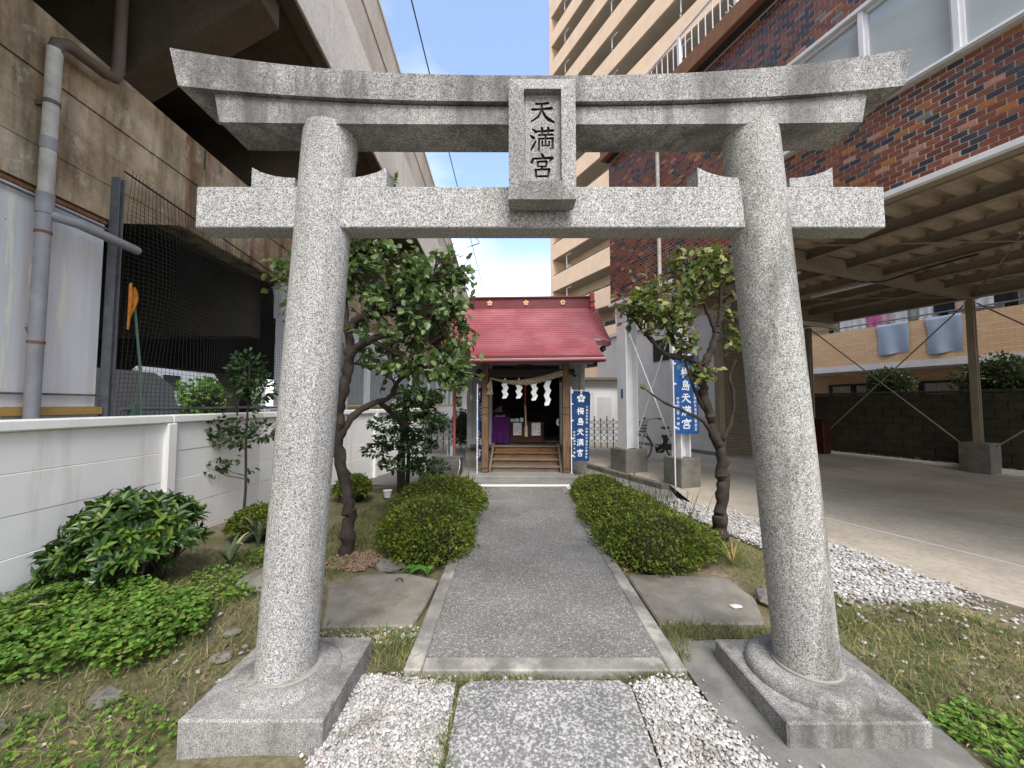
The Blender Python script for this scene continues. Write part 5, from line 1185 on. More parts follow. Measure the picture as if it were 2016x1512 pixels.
seq = [('white', 8.35, .46, 'at the curtained window end'), ('white', 8.0, .42, 'next to the pink shirt'), ('pink', 7.62, .40, 'between white and pale pink ones'), ('pale pink', 7.28, .36, 'beside the pink shirt'), ('white', 6.95, .42, 'between pale pink and lime-trimmed ones'), ('lime-trimmed grey', 6.62, .34, 'above the gap between the blue towels'), ('white', 6.28, .38, 'between lime-trimmed and black ones'), ('black', 5.9, .48, 'above the larger blue towel'), ('beige', 5.5, .40, 'between black and white ones'), ('white', 5.16, .40, 'beside the beige one'), ('black', 4.78, .46, 'behind the brown column top'), ('pink', 3.95, .60, 'the widest, just past the brown column'), ('white', 3.4, .52, 'beside the wide pink one'), ('black', 2.95, .40, 'between the last two white ones'), ('white', 2.55, .44, 'at the end of washing pole')]
for i, (cn, m, w_, wh) in enumerate(seq):
    h_ = random.uniform(.55, .75) if cn != 'pink' else .80; x = 15.95
    def cf(u, v, m=m, w_=w_, h_=h_, i=i):
        nar = .72 + .28 * min(1, v * 3); sl_b = 1.25 if v < .38 else 1.0
        return (x + .03 * math.sin(u * 11 + i) * v, m + (u - .5) * w_ * nar * sl_b, 4.77 - h_ * v - .03 * abs(u - .5))
    single('garment', MB().grid(cf, 10, 12), cmat[cn], '%s garment on the washing pole, %s' % (cn, wh), 'laundry', (x, m, 4.7), FR, 'laundry on the balcony', True)

# ------------------------------------------------------------------ beige apartment tower (frame FT: balcony faces at x = 0, running towards the viewer)
tw_ = thing('apartment_tower', 'tall beige apartment tower with stacked open balconies', 'building', (0, -10, 0), FT)
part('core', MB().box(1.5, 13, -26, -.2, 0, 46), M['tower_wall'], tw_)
part('end_wall', MB().box(.0, 13, -.18, 0.15, 0, 46), M['beige'], tw_)
for i in range(16):
    z = i * 2.95
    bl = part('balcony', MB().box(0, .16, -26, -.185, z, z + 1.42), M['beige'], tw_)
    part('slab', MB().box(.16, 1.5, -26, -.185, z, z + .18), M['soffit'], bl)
    part('handrail', MB().tube([(.06, -26, z + 1.50), (.06, -.2, z + 1.50)], .03, 5), M['dark_metal'], bl)
    for y in (-1.9, -8.0, -14.1, -20.2):
        part('partition', MB().box(.35, 1.48, y - .03, y + .03, z + .2, z + 2.1), M['white_paint'], bl)
        part('drain', MB().tube([(.3, y - .7, z - .12), (.3, y - .1, z - .12), (.3, y - .1, z - .9)], .045, 6), M['white_paint'], bl)
    for y in (-3.2, -5.6, -9.6, -11.8, -15.6, -18.0, -21.8):
        w_ = part('window', MB().box(1.44, 1.498, y - 1.7, y, z + .2, z + 2.2), M['dark_metal'], tw_); part('pane', MB().box(1.425, 1.439, y - 1.62, y - .08, z + .28, z + 2.1), M['dark_glass'], w_)
part('roof', MB().box(-.2, 13, -26, .2, 47.2, 47.6), M['beige'], tw_)
single('hung_sheet', MB().grid(lambda u, v: (-.02 + .02 * math.sin(u * 7), -12.6 + 1.15 * u, 10.28 - 1.9 * v), 6, 6), M['paper'], 'white bed sheet hung over a tower balcony beside the brick building', 'sheet', (0, -12.4, 9.5), FT)
wsd = thing('white_shed', 'low white outbuilding with panelled door behind the black lattice gate', 'shed', (3.3, 14.2, 0))
part('wall', MB().box(2.2, 6.0, 14.0, 17, 0, 2.35), M['white_paint'], wsd); part('eave', MB().box(2.1, 6.1, 13.75, 17, 2.36, 2.46), M['wood_grey'], wsd); part('door', MB().box(2.95, 3.75, 13.97, 13.999, .05, 1.95), M['white_plastic'], wsd)
part('door_panel', MB().box(3.1, 3.6, 13.955, 13.969, .5, 1.75), M['white_wall2'], wsd)

# ------------------------------------------------------------------ black folding lattice gates
def gate(x0, x1, y, label):
    g = thing('lattice_gate', label, 'gate', ((x0+x1)/2, y, 0), F0, 'black folding gates'); n_ = int((x1 - x0) / .17)
    for i in range(n_ + 1):
        x = x0 + (x1 - x0) * i / n_; part('upright', MB().box(x - .012, x + .012, y - .012, y + .012, .06, 1.12 if i % 2 else 1.05), M['iron'], g)
    dx = (x1 - x0) / n_
    for i in range(n_):
        for k in range(4):
            z = .22 + k * .2; x = x0 + i * dx
            part('lattice_bar', MB().tube([(x, y - .016, z), (x + dx, y - .016, z + .2)], .0075, 4), M['iron'], g); part('lattice_bar', MB().tube([(x, y + .016, z + .2), (x + dx, y + .016, z)], .0075, 4), M['iron'], g)
    for x in (x0, (x0+x1)/2, x1): part('caster', MB().tube([(x - .02, y, .035), (x + .02, y, .035)], .035, 10), M['iron'], g)
gate(2.45, 3.45, 12.4, 'black folding lattice gate in front of white outbuilding'); gate(-2.75, -1.25, 12.3, 'black folding lattice gate between basin and shop front')

# ------------------------------------------------------------------ water basin, hose bits, bag
ba = thing('stone_basin', 'square dark stone water basin with taps beside the shrine', 'basin', (-1.38, 8.15, 0))
b0, b1, c0, c1, zt = -1.74, -1.08, 7.85, 8.5, .37
part('trough', MB().box(b0, b1, c0, c0 + .09, -.02, zt, .01).box(b0, b1, c1 - .09, c1, -.02, zt, .01).box(b0, b0 + .09, c0 + .09, c1 - .09, -.02, zt).box(b1 - .09, b1, c0 + .09, c1 - .09, -.02, zt), M['basin'], ba)
part('water', MB().box(b0 + .09, b1 - .09, c0 + .09, c1 - .09, .1, zt - .08), M['dark_glass'], ba)
part('tap_pipe', MB().tube([(-1.42, 8.55, 0), (-1.42, 8.55, .66), (-1.42, 8.50, .70), (-1.42, 8.42, .70), (-1.42, 8.40, .64)], .018, 8), M['pipe'], ba, True)
part('tap', MB().tube([(-1.33, 8.5, .3), (-1.33, 8.5, .58)], [.035, .035], 8), plain('tap_teal', (0.25, .36, .36), .4), ba, True)
part('hose', MB().tube([(-1.1, 7.84, .05), (-1.06, 7.8, .2), (-1.05, 7.82, .3), (-1.07, 7.9, .37)], .012, 6), M['pipe_old'], ba)
single('turquoise_bag', MB().ellipsoid((-1.52, 6.62, .16), (.09, .07, .15), 10, 8, .15), plain('turquoise_plastic', (0.03, .28, .36), .4), 'crumpled turquoise bag at the foot of dark evergreen', 'bag', (-1.52, 6.62, 0))
single('white_pot', MB().lathe([(.05, .02), (.07, .12), (.075, .13), (.06, .13)], (-1.98, 6.2), 12), M['white_plastic'], 'small white plastic pot in the shade by evergreen', 'pot', (-1.98, 6.2, 0))

# ------------------------------------------------------------------ electric bicycle (local x forwards)
FB = Frame(199, (3.72, 9.78)); bi = thing('bicycle', 'silver electric bicycle with front basket parked by the white wall', 'bicycle', (0, 0, .1), FB)
Z = .1
def wheel(x):
    w_ = part('wheel', MB().tube([(x, -.04, Z + .33), (x, .04, Z + .33)], .028, 10), M['pipe'], bi)
    ring = lambda r, t, n_=40: MB().tube([(x + r*math.cos(2*math.pi*i/n_), 0, Z + .33 + r*math.sin(2*math.pi*i/n_)) for i in range(n_ + 1)], t, 8, False)
    part('tyre', ring(.31, .021), M['iron'], w_, True); part('rim', ring(.285, .011), M['pipe'], w_, True)
    q = MB()
    for i in range(16): a = math.pi * i / 8; q.tube([(x, .02 * (-1)**i, Z + .33), (x + .28*math.cos(a), 0, Z + .33 + .28*math.sin(a))], .0016, 3)
    part('spokes', q, M['pipe'], w_, kind='stuff')
    q = MB()
    n_ = 14; vs = []
    for i in range(n_ + 1):
        a = R(20 + 150 * i / n_)
        for s in (-.025, .025): vs.append((x + .345*math.cos(a), s, Z + .33 + .345*math.sin(a)))
    part('mudguard', q.add(vs, [(2*i, 2*i+1, 2*i+3, 2*i+2) for i in range(n_)]), M['pipe'], bi)
wheel(.55); wheel(-.52)
sil = plain('silver_paint', (0.55, .54, .52), .35, .5, .4)
part('down_tube', MB().tube([(.42, 0, Z + .78), (.34, 0, Z + .62), (.16, 0, Z + .38), (-.04, 0, Z + .28)], .024, 10), sil, bi, True)
part('seat_tube', MB().tube([(-.04, 0, Z + .28), (-.17, 0, Z + .74)], .020, 10), sil, bi, True)
part('chain_stay', MB().tube([(-.04, .05, Z + .28), (-.52, .06, Z + .33)], .012, 8), sil, bi); part('chain_stay', MB().tube([(-.04, -.05, Z + .28), (-.52, -.06, Z + .33)], .012, 8), sil, bi)
part('seat_stay', MB().tube([(-.15, .03, Z + .62), (-.52, .06, Z + .33)], .009, 8), sil, bi); part('seat_stay', MB().tube([(-.15, -.03, Z + .62), (-.52, -.06, Z + .33)], .009, 8), sil, bi)
part('fork', MB().tube([(.38, 0, Z + .92), (.44, .045, Z + .66), (.55, .05, Z + .33)], .013, 8), sil, bi); part('fork', MB().tube([(.38, 0, Z + .92), (.44, -.045, Z + .66), (.55, -.05, Z + .33)], .013, 8), sil, bi)
part('handlebar', MB().tube([(.22, -.29, Z + 1.04), (.33, -.22, Z + 1.05), (.38, -.08, Z + 1.0), (.38, .08, Z + 1.0), (.33, .22, Z + 1.05), (.22, .29, Z + 1.04)], .012, 8), M['pipe'], bi)
for s in (-1, 1): part('grip', MB().tube([(.26, s*.27, Z + 1.045), (.17, s*.30, Z + 1.035)], .018, 8), M['iron'], bi)
part('saddle', MB().ellipsoid((-.20, 0, Z + .80), (.13, .085, .04), 12, 8), plain('brown_saddle', (.10, .035, .025), .5), bi, True); part('seat_post', MB().tube([(-.17, 0, Z + .72), (-.19, 0, Z + .79)], .014, 8), M['pipe'], bi)
part('battery', MB().box(-.22, -.10, -.05, .05, Z + .30, Z + .62, .015), M['iron'], bi); part('motor', MB().tube([(-.02, -.06, Z + .27), (-.02, .06, Z + .27)], .10, 14), M['iron'], bi)
part('chain_case', MB().box(-.52, .04, .065, .08, Z + .24, Z + .40, .006), M['iron'], bi)
for s in (-1, 1): part('crank', MB().tube([(-.02, s*.08, Z + .27), (-.02 + s*.15, s*.10, Z + .22)], .010, 6), M['pipe'], bi); part('pedal', MB().box(-.06 + s*.15, .03 + s*.15, s*.12 - .04, s*.12 + .04, Z + .20, Z + .225), M['iron'], bi)
part('stand', MB().tube([(-.48, .10, Z + .30), (-.44, .16, Z + .0)], .010, 6), M['pipe'], bi); part('stand', MB().tube([(-.48, -.10, Z + .30), (-.44, -.16, Z + .0)], .010, 6), M['pipe'], bi)
part('rear_rack', MB().box(-.72, -.30, -.07, .07, Z + .70, Z + .715), M['pipe'], bi)
q = MB()
for i in range(7):
    u = -.17 + .34 * i / 6; q.tube([(.46, u, Z + .96), (.50, u * .8, Z + .72)], .004, 4); q.tube([(.76, u, Z + .96), (.70, u * .8, Z + .72)], .004, 4)
for i in range(6):
    x = .46 + .30 * i / 5
    for s in (-1, 1): q.tube([(x, s*.17, Z + .96), (.50 + .20 * i / 5, s*.136, Z + .72)], .004, 4)
for k in range(4):
    t = k / 3; z = Z + .72 + .24 * t; a, b, w_ = .50 - .04*t, .70 + .06*t, .136 + .034*t
    q.tube([(a, -w_, z), (b, -w_, z), (b, w_, z), (a, w_, z), (a, -w_, z)], .005, 4)
for i in range(5): q.tube([(.50, -.13 + .065 * i, Z + .72), (.70, -.13 + .065 * i, Z + .72)], .004, 4)
part('basket', q, M['iron'], bi); part('headlamp', MB().ellipsoid((.52, 0, Z + .64), (.05, .035, .035), 10, 6), M['white_plastic'], bi, True)

# ------------------------------------------------------------------ trees and plants
def limb_points(limbs):
    pts = []
    for lb in limbs:
        for a, b in zip(lb[:-1], lb[1:]):
            for k in range(4): pts.append([a[i] + (b[i] - a[i]) * k / 4 for i in range(4)])
    return np.array(pts)
def wob(lb, amp=.02, sub=7):
    """subdivide a limb polyline and make it knobbly"""
    out_ = []; 
    P = [Vector(p[:3]) for p in lb]; r_ = [p[3] for p in lb]; n = len(P)
    for i in range(n - 1):
        p0, p1, p2, p3 = P[max(i-1, 0)], P[i], P[i+1], P[min(i+2, n-1)]
        for k in range(sub):
            t = k / sub; t2, t3 = t*t, t*t*t
            c = .5 * ((2*p1) + (-p0 + p2)*t + (2*p0 - 5*p1 + 4*p2 - p3)*t2 + (-p0 + 3*p1 - 3*p2 + p3)*t3)
            rr = r_[i] + (r_[i+1] - r_[i]) * t
            out_.append((c.x + random.uniform(-amp, amp) * min(1, rr*20), c.y + random.uniform(-amp, amp) * min(1, rr*20), c.z, rr * (random.uniform(.86, 1.10) if random.random() > .16 else random.uniform(1.12, 1.35))))
    out_.append((*P[-1], r_[-1])); return out_
def plum_tree(name, label, limbs, clusters, leaf, mat, per=16, nobj=120, width=1.0, group=None, droop=.35):
    base = limbs[0][0]; t = thing(name, label, 'tree', (base[0], base[1], 0), F0, group)
    for i, lb in enumerate(limbs):
        w_ = wob(lb, .016 if i == 0 else .011)
        part('trunk' if i == 0 else 'limb', MB().tube([p[:3] for p in w_], [p[3] for p in w_], 9), M['bark'], t, True)
    LP = limb_points(limbs); q = MB(); P = []; D = []; 
    for (cx, cy, cz, rx, ry, rz_, nt_w) in clusters:
        tg, _ = in_ell(nt_w, (cx, cy, cz), (rx, ry, rz_), 0.25)
        for p in tg:
            d = np.linalg.norm(LP[:, :3] - p, axis=1) + RNG.uniform(0, .25, len(LP)); s = LP[np.argmin(d)]; s0 = s[:3]
            mid = (s0 + p) / 2 + RNG.normal(size=3) * .06 + np.array([0, 0, .05])
            q.tube([tuple(s0), tuple((s0 + mid) / 2 + RNG.normal(size=3) * .015), tuple(mid), tuple((mid + p) / 2 + RNG.normal(size=3) * .02), tuple(p)], [min(.012, s[3] * .6), .009, .007, .005, .0025], 5)
            dirn = unit((p - mid)[None])[0]; L_ = np.linalg.norm(p - mid)
            for k in range(per):
                u = RNG.uniform(-.1, 1.05); P.append(mid + (p - mid) * u + RNG.normal(size=3) * .02); D.append(dirn * .5 + RNG.normal(size=3) * .8 + np.array([0, 0, -droop]))
            for k in range(2):
                e = mid + (p - mid) * RNG.uniform(.2, .8); tip = e + RNG.normal(size=3) * .11 + np.array([0, 0, .03])
                q.tube([tuple(e), tuple(tip)], [.004, .002], 4)
                for j in range(per // 3): P.append(e + (tip - e) * RNG.uniform(.3, 1.1)); D.append((tip - e) * 4 + RNG.normal(size=3) * .7 + np.array([0, 0, -droop]))
    part('twigs', q, M['twig'], t, kind='stuff')
    P = np.array(P); D = np.array(D); n = len(P)
    foliage(t, P, D, unit(RNG.normal(size=(n, 3)) * .55 + np.array([0, -.25, .8])), RNG.uniform(.65, 1.25, n) * leaf, mat, width, nobj)
    return t
# left plum: trunk hugs the left pillar, limbs sweep right
plum_tree('plum_tree', 'leafy green plum tree behind the left pillar with dark crooked limbs',
    [[(-1.66, 3.88, -.05, .075), (-1.62, 3.90, .25, .062), (-1.66, 3.95, .55, .058), (-1.78, 4.0, .95, .055), (-1.80, 4.0, 1.35, .052), (-1.72, 3.98, 1.75, .05), (-1.70, 4.0, 2.1, .045), (-1.78, 4.05, 2.6, .035), (-1.70, 4.1, 3.1, .02)],
     [(-1.72, 3.98, 1.75, .045), (-1.66, 3.95, 2.02, .042), (-1.45, 3.92, 2.16, .036), (-1.18, 3.9, 2.24, .028), (-.9, 3.95, 2.38, .018), (-.62, 4.0, 2.50, .010)],
     [(-1.72, 4.0, 2.25, .04), (-1.62, 4.05, 2.42, .036), (-1.35, 4.1, 2.52, .028), (-1.05, 4.1, 2.75, .02), (-.8, 4.15, 2.95, .010)],
     [(-1.79, 4.0, 1.15, .042), (-1.68, 4.1, 1.38, .036), (-1.55, 4.25, 1.50, .032), (-1.40, 4.4, 1.58, .028), (-1.3, 4.5, 1.80, .022), (-1.0, 4.55, 1.95, .012)],
     [(-1.5, 4.3, 1.54, .03), (-1.42, 4.6, 1.38, .028), (-1.32, 5.0, 1.18, .022), (-1.36, 5.6, 1.02, .012), (-1.5, 6.2, .95, .006)],
     [(-1.45, 3.92, 2.16, .028), (-1.2, 4.0, 2.02, .022), (-.95, 4.05, 1.9, .016), (-.7, 4.1, 1.95, .009)],
     [(-1.72, 4.0, 2.3, .03), (-1.95, 4.05, 2.6, .022), (-2.2, 4.0, 2.85, .012)]],
    [(-1.35, 4.1, 2.85, .50, .4, .36, 32), (-.85, 4.1, 2.75, .42, .4, .42, 32), (-1.3, 4.0, 2.35, .48, .38, .25, 22), (-.78, 4.05, 2.2, .40, .35, .32, 26), (-1.15, 4.2, 1.95, .45, .35, .22, 18), (-.72, 4.05, 1.82, .28, .28, .18, 16), (-2.15, 4.0, 2.9, .42, .3, .28, 22), (-2.28, 3.95, 2.45, .16, .2, .2, 6), (-1.55, 4.1, 3.2, .5, .4, .2, 16), (-.62, 4.1, 2.95, .22, .25, .25, 10), (-.55, 4.0, 1.72, .16, .2, .12, 8)],
    .082, M['leaf_plum'], per=12, nobj=300, width=.95)
# right plum: sparse, yellowing
plum_tree('plum_tree', 'sparse yellowing plum tree with knobbly trunk beside the right pillar',
    [[(2.30, 4.31, -.05, .085), (2.29, 4.31, .2, .068), (2.32, 4.32, .5, .064), (2.36, 4.34, .85, .06), (2.28, 4.34, 1.15, .056), (2.20, 4.34, 1.45, .052), (2.16, 4.34, 1.72, .05), (2.18, 4.34, 1.95, .046)],
     [(2.16, 4.34, 1.78, .045), (2.06, 4.32, 1.98, .04), (1.90, 4.3, 2.02, .036), (1.72, 4.28, 2.06, .03), (1.58, 4.25, 2.18, .022), (1.42, 4.22, 2.35, .014), (1.30, 4.2, 2.52, .008)],
     [(2.18, 4.34, 1.95, .044), (2.30, 4.36, 2.18, .042), (2.36, 4.38, 2.35, .038), (2.42, 4.4, 2.5, .03), (2.52, 4.4, 2.65, .018)],
     [(2.34, 4.37, 2.32, .03), (2.22, 4.35, 2.6, .02), (2.05, 4.32, 2.9, .014), (1.95, 4.3, 3.15, .008)],
     [(2.40, 4.4, 2.45, .024), (2.42, 4.4, 2.8, .016), (2.36, 4.38, 3.1, .009)],
     [(2.30, 4.34, 1.08, .034), (2.14, 4.30, 1.30, .02), (1.90, 4.25, 1.42, .015), (1.66, 4.2, 1.52, .012), (1.44, 4.15, 1.66, .006)],
     [(2.24, 4.34, 1.32, .028), (2.10, 4.32, 1.55, .02), (1.98, 4.3, 1.86, .013), (1.94, 4.3, 2.05, .01)],
     [(2.36, 4.34, 1.1, .03), (2.45, 4.32, 1.3, .022), (2.48, 4.3, 1.6, .018), (2.44, 4.3, 1.8, .014), (2.52, 4.3, 2.0, .008)],
     [(1.90, 4.3, 2.02, .03), (1.80, 4.26, 2.25, .018), (1.82, 4.24, 2.5, .010)]],
    [(1.62, 4.22, 2.55, .40, .3, .26, 34), (1.80, 4.24, 2.38, .28, .25, .18, 12), (2.02, 4.3, 2.98, .34, .3, .30, 26), (2.3, 4.36, 3.1, .25, .25, .22, 16), (2.10, 4.25, 1.85, .14, .15, .12, 7), (1.42, 4.2, 2.6, .2, .2, .2, 12), (2.5, 4.3, 2.15, .13, .14, .22, 5), (2.72, 4.4, 2.6, .18, .18, .12, 4), (1.75, 4.2, 2.75, .3, .25, .2, 14), (1.9, 4.25, 2.15, .15, .15, .1, 5)],
    .084, M['leaf_plum2'], per=7, nobj=300, width=.9)
tl = thing('lone_leaf', 'single yellowing leaf at the tip of a low bare plum branch', 'leaf', (1.44, 4.15, 1.66))
foliage(tl, np.array([[1.45, 4.15, 1.66], [1.45, 4.15, 1.67]]), np.array([[-1., -.1, .3], [-.8, -.3, .5]]), np.array([[0., -.8, .5], [.2, -.8, .4]]), np.array([.11, .08]), M['leaf_plum2'], .9)
# dark layered evergreen in front of the basin
ev = thing('evergreen_tree', 'dark layered evergreen tree between left wall and stone basin', 'tree', (-1.85, 6.6, 0))
for s in (-.05, .06, .0):
    part('trunk', MB().tube([(-1.85 + s, 6.6 + s * .5, -.05), (-1.85 + s * 1.5, 6.6, .5), (-1.83 + s * .6, 6.6, 1.2), (-1.8 + s, 6.6, 1.75)], [.04, .034, .026, .012], 7), M['bark'], ev, True)
P = []; D = []
for (cx, cz, rx, rz_, n) in [(-1.62, 1.62, .42, .15, 520), (-1.40, 1.60, .22, .10, 200), (-1.72, 1.40, .38, .14, 420), (-2.12, 1.16, .30, .12, 260), (-1.5, 1.16, .42, .15, 460), (-1.95, .92, .40, .13, 380), (-2.28, .74, .22, .11, 200), (-1.62, .80, .34, .12, 340), (-1.86, .50, .38, .12, 360), (-1.40, .44, .34, .12, 320), (-1.75, 1.72, .25, .10, 160), (-1.3, 1.25, .2, .12, 160)]:
    p, d = in_ell(n, (cx, 6.55, cz), (rx, .38, rz_), .3); P.append(p); D.append(d * np.array([1, 1, .6]) + RNG.normal(size=(n, 3)) * .5)
P = np.concatenate(P); D = np.concatenate(D); n = len(P)
foliage(ev, P, D, unit(RNG.normal(size=(n, 3)) * .5 + np.array([0, -.2, 1])), RNG.uniform(.7, 1.3, n) * .072, M['leaf_dark'], .85, 150)
# slender sapling by the wall
sa = thing('slender_sapling', 'slender dark-leaved sapling standing against the white panel wall', 'sapling', (-3.22, 4.68, 0))
part('stem', MB().tube([(-3.22, 4.68, 0), (-3.20, 4.68, .5), (-3.22, 4.68, 1.1), (-3.20, 4.68, 1.7), (-3.21, 4.68, 2.1)], [.018, .016, .014, .010, .004], 6), M['twig'], sa, True)
P = []; D = []; q = MB()
for (dx, dz, rx, rz_, n) in [(-.0, 1.78, .20, .26, 190), (.14, 1.58, .20, .18, 130), (-.12, 1.55, .12, .12, 50), (-.36, 1.12, .16, .14, 70), (-.22, .98, .22, .12, 90), (.22, 1.05, .18, .12, 90), (-.05, .95, .2, .10, 40), (-.42, .62, .16, .10, 44), (-.30, .66, .10, .06, 16), (.0, 1.3, .10, .25, 30), (.02, .7, .06, .25, 14)]:
    p, d = in_ell(n, (-3.21 + dx, 4.66, dz + .12), (rx, .16, rz_), .2); P.append(p); D.append(d + RNG.normal(size=(n, 3)) * .5 + np.array([0, 0, .1]))
    q.tube([(-3.21, 4.68, dz - .02), (-3.21 + dx * .5, 4.67, dz + .02), (-3.21 + dx, 4.66, dz + .12)], [.007, .005, .003], 5)
part('twigs', q, M['twig'], sa)
P = np.concatenate(P); D = np.concatenate(D); n = len(P)
foliage(sa, P, D, unit(RNG.normal(size=(n, 3)) * .5 + np.array([.2, -.4, .8])), RNG.uniform(.7, 1.25, n) * .075, M['leaf_dark'], .72, 200)
# glossy whorled bush by the wall
def whorl_bush():
    t = thing('glossy_bush', 'rounded glossy-leaved bush growing against the white wall in front of sapling', 'bush', (-2.98, 3.1, 0)); P = []; D = []; Nn = []
    q = MB()
    cs = [(-3.08, 3.16, .42, .32, .36, .34, 150), (-3.24, 2.96, .28, .18, .18, .20, 45), (-2.88, 3.25, .42, .22, .24, .27, 70), (-2.92, 3.02, .26, .18, .18, .17, 30), (-3.08, 3.16, .40, .25, .28, .26, 50)]
    for (cx, cy, cz, rx, ry, rz_, n) in cs:
        for _ in range(n):
            d = RNG.normal(size=3); d /= np.linalg.norm(d)
            if d[2] < -.35: d[2] *= -1
            p = np.array([cx, cy, cz]) + d * np.array([rx, ry, rz_]) * RNG.uniform(.82, 1.06); p[0] = max(p[0], -3.50)
            ax = unit((d * np.array([1, 1, .8]) + np.array([0, 0, .55]))[None])[0]; a0 = RNG.uniform(0, 6.28)
            u = unit(np.cross(ax, [.3, .8, .1])[None])[0]; w_ = np.cross(ax, u); nl = int(RNG.integers(8, 13))
            if RNG.uniform() < .5: q.tube([(cx, cy, .06), tuple((p + np.array([cx, cy, .1])) / 2 + RNG.normal(size=3) * .02), tuple(p)], [.010, .007, .004], 5)
            for k in range(nl):
                a = a0 + 2.4 * k; el = .25 + .55 * k / nl; r_ = (u * math.cos(a) + w_ * math.sin(a)) * math.cos(el) + ax * math.sin(el)
                P.append(p + ax * .01 * k / nl * 3); D.append(r_); Nn.append(ax * math.cos(el) - (u * math.cos(a) + w_ * math.sin(a)) * math.sin(el))
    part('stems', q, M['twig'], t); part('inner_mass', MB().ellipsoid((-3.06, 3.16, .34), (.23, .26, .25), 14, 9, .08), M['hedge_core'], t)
    P = np.array(P); D = np.array(D); Nn = np.array(Nn); n = len(P)
    foliage(t, P, D, Nn, RNG.uniform(.6, 1.25, n) * .095, M['leaf_daphne'], .46, 300)
whorl_bush()
# clipped azaleas either side of the path
def hedge(label, lobes, n, leaf=.020, nobj=0):
    c0 = lobes[0]; t = thing('azalea_hedge', label, 'hedge', (c0[0], c0[1], 0), F0, 'azalea hedges beside the path'); P = []; D = []
    tot = sum(l[3] * l[4] for l in lobes)
    for (cx, cy, cz, rx, ry, rz_) in lobes:
        m = int(n * rx * ry / tot); d = unit(RNG.normal(size=(m, 3))); d[:, 2] = np.abs(d[:, 2]) * .95 - .12
        bump_ = 1 + .05 * np.sin(d[:, 0:1] * 11 + cx * 3) * np.cos(d[:, 1:2] * 13) + .03 * np.sin(d[:, 2:3] * 21 + d[:, 0:1] * 17)
        P.append(np.array([cx, cy, cz]) + d * np.array([rx, ry, rz_]) * bump_ * np.where(RNG.uniform(0, 1, (m, 1)) < .05, RNG.uniform(1.0, 1.16, (m, 1)), RNG.uniform(.84, 1.04, (m, 1)))); D.append(d + RNG.normal(size=(m, 3)) * .6 + np.array([0, 0, .3]))
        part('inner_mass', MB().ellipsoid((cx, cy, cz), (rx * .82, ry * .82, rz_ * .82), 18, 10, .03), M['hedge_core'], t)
    P = np.concatenate(P); D = np.concatenate(D); keep = P[:, 2] > .02; P, D = P[keep], D[keep]; m = len(P)
    foliage(t, P, D, unit(RNG.normal(size=(m, 3)) * .6 + np.array([0, 0, .8])), RNG.uniform(.7, 1.4, m) * leaf, M['leaf_hedge'], .9, nobj); return t
hedge('rounded azalea hedge on the left edge of path', [(-.92, 4.35, .14, .50, .75, .34), (-.98, 5.4, .16, .60, .95, .34), (-.80, 4.0, .10, .40, .50, .28)], 30000, .028)
hedge('ragged azalea hedge on the right edge of path', [(1.35, 5.9, .12, .42, .95, .30), (1.42, 4.9, .12, .55, .95, .30), (1.50, 4.1, .10, .62, .60, .27), (1.35, 3.75, .06, .42, .36, .24)], 28000, .028)
hedge('small clipped bush in the shade near evergreen', [(-2.45, 6.0, .18, .26, .30, .26)], 3000, .034)
hedge('small clipped bush between sapling and left pillar', [(-2.80, 4.35, .16, .30, .30, .24)], 3500, .03)
# stray shoots standing out of both hedges
q = MB(); P = []; D = []
for (x0, x1, y0, y1, zt) in ((-1.35, -.5, 3.9, 5.9, .40), (1.0, 1.9, 3.8, 6.2, .33)):
    for i in range(70):
        x, y = random.uniform(x0, x1), random.uniform(y0, y1); e = (x + random.uniform(-.03, .03), y + random.uniform(-.03, .03), zt + random.uniform(.02, .13))
        q.tube([(x, y, zt - .12), e], [.0025, .0015], 3)
        for k in range(7): t = random.uniform(.5, 1.02); P.append([x + (e[0]-x)*t, y + (e[1]-y)*t, zt - .12 + (e[2]-zt+.12)*t]); D.append([random.gauss(0, 1), random.gauss(0, 1), .5])
so = thing('stray_shoots', 'thin young shoots sticking out above the clipped azalea hedges', 'shoots', (.2, 4.6, .3)); so['kind'] = 'stuff'
part('twigs', q, M['twig'], so, kind='stuff'); P = np.array(P); D = np.array(D); m = len(P)
foliage(so, P, D, unit(RNG.normal(size=(m, 3)) * .5 + np.array([0, 0, 1.0])), RNG.uniform(.022, .036, m), M['leaf_hedge'], .8)
# wispy twigs above the right hedge
q = MB()
for i in range(60):
    x, y = random.uniform(1.5, 2.1), random.uniform(4.2, 5.3); q.tube([(x, y, .25), (x + random.uniform(-.08, .12), y + random.uniform(-.06, .06), .42 + random.uniform(0, .12))], [.003, .0015], 3)
single('bare_twigs', q, M['twig'], 'bare grey twigs poking out of the right azalea hedge', 'twigs', (1.8, 4.7, .25), kind='stuff')
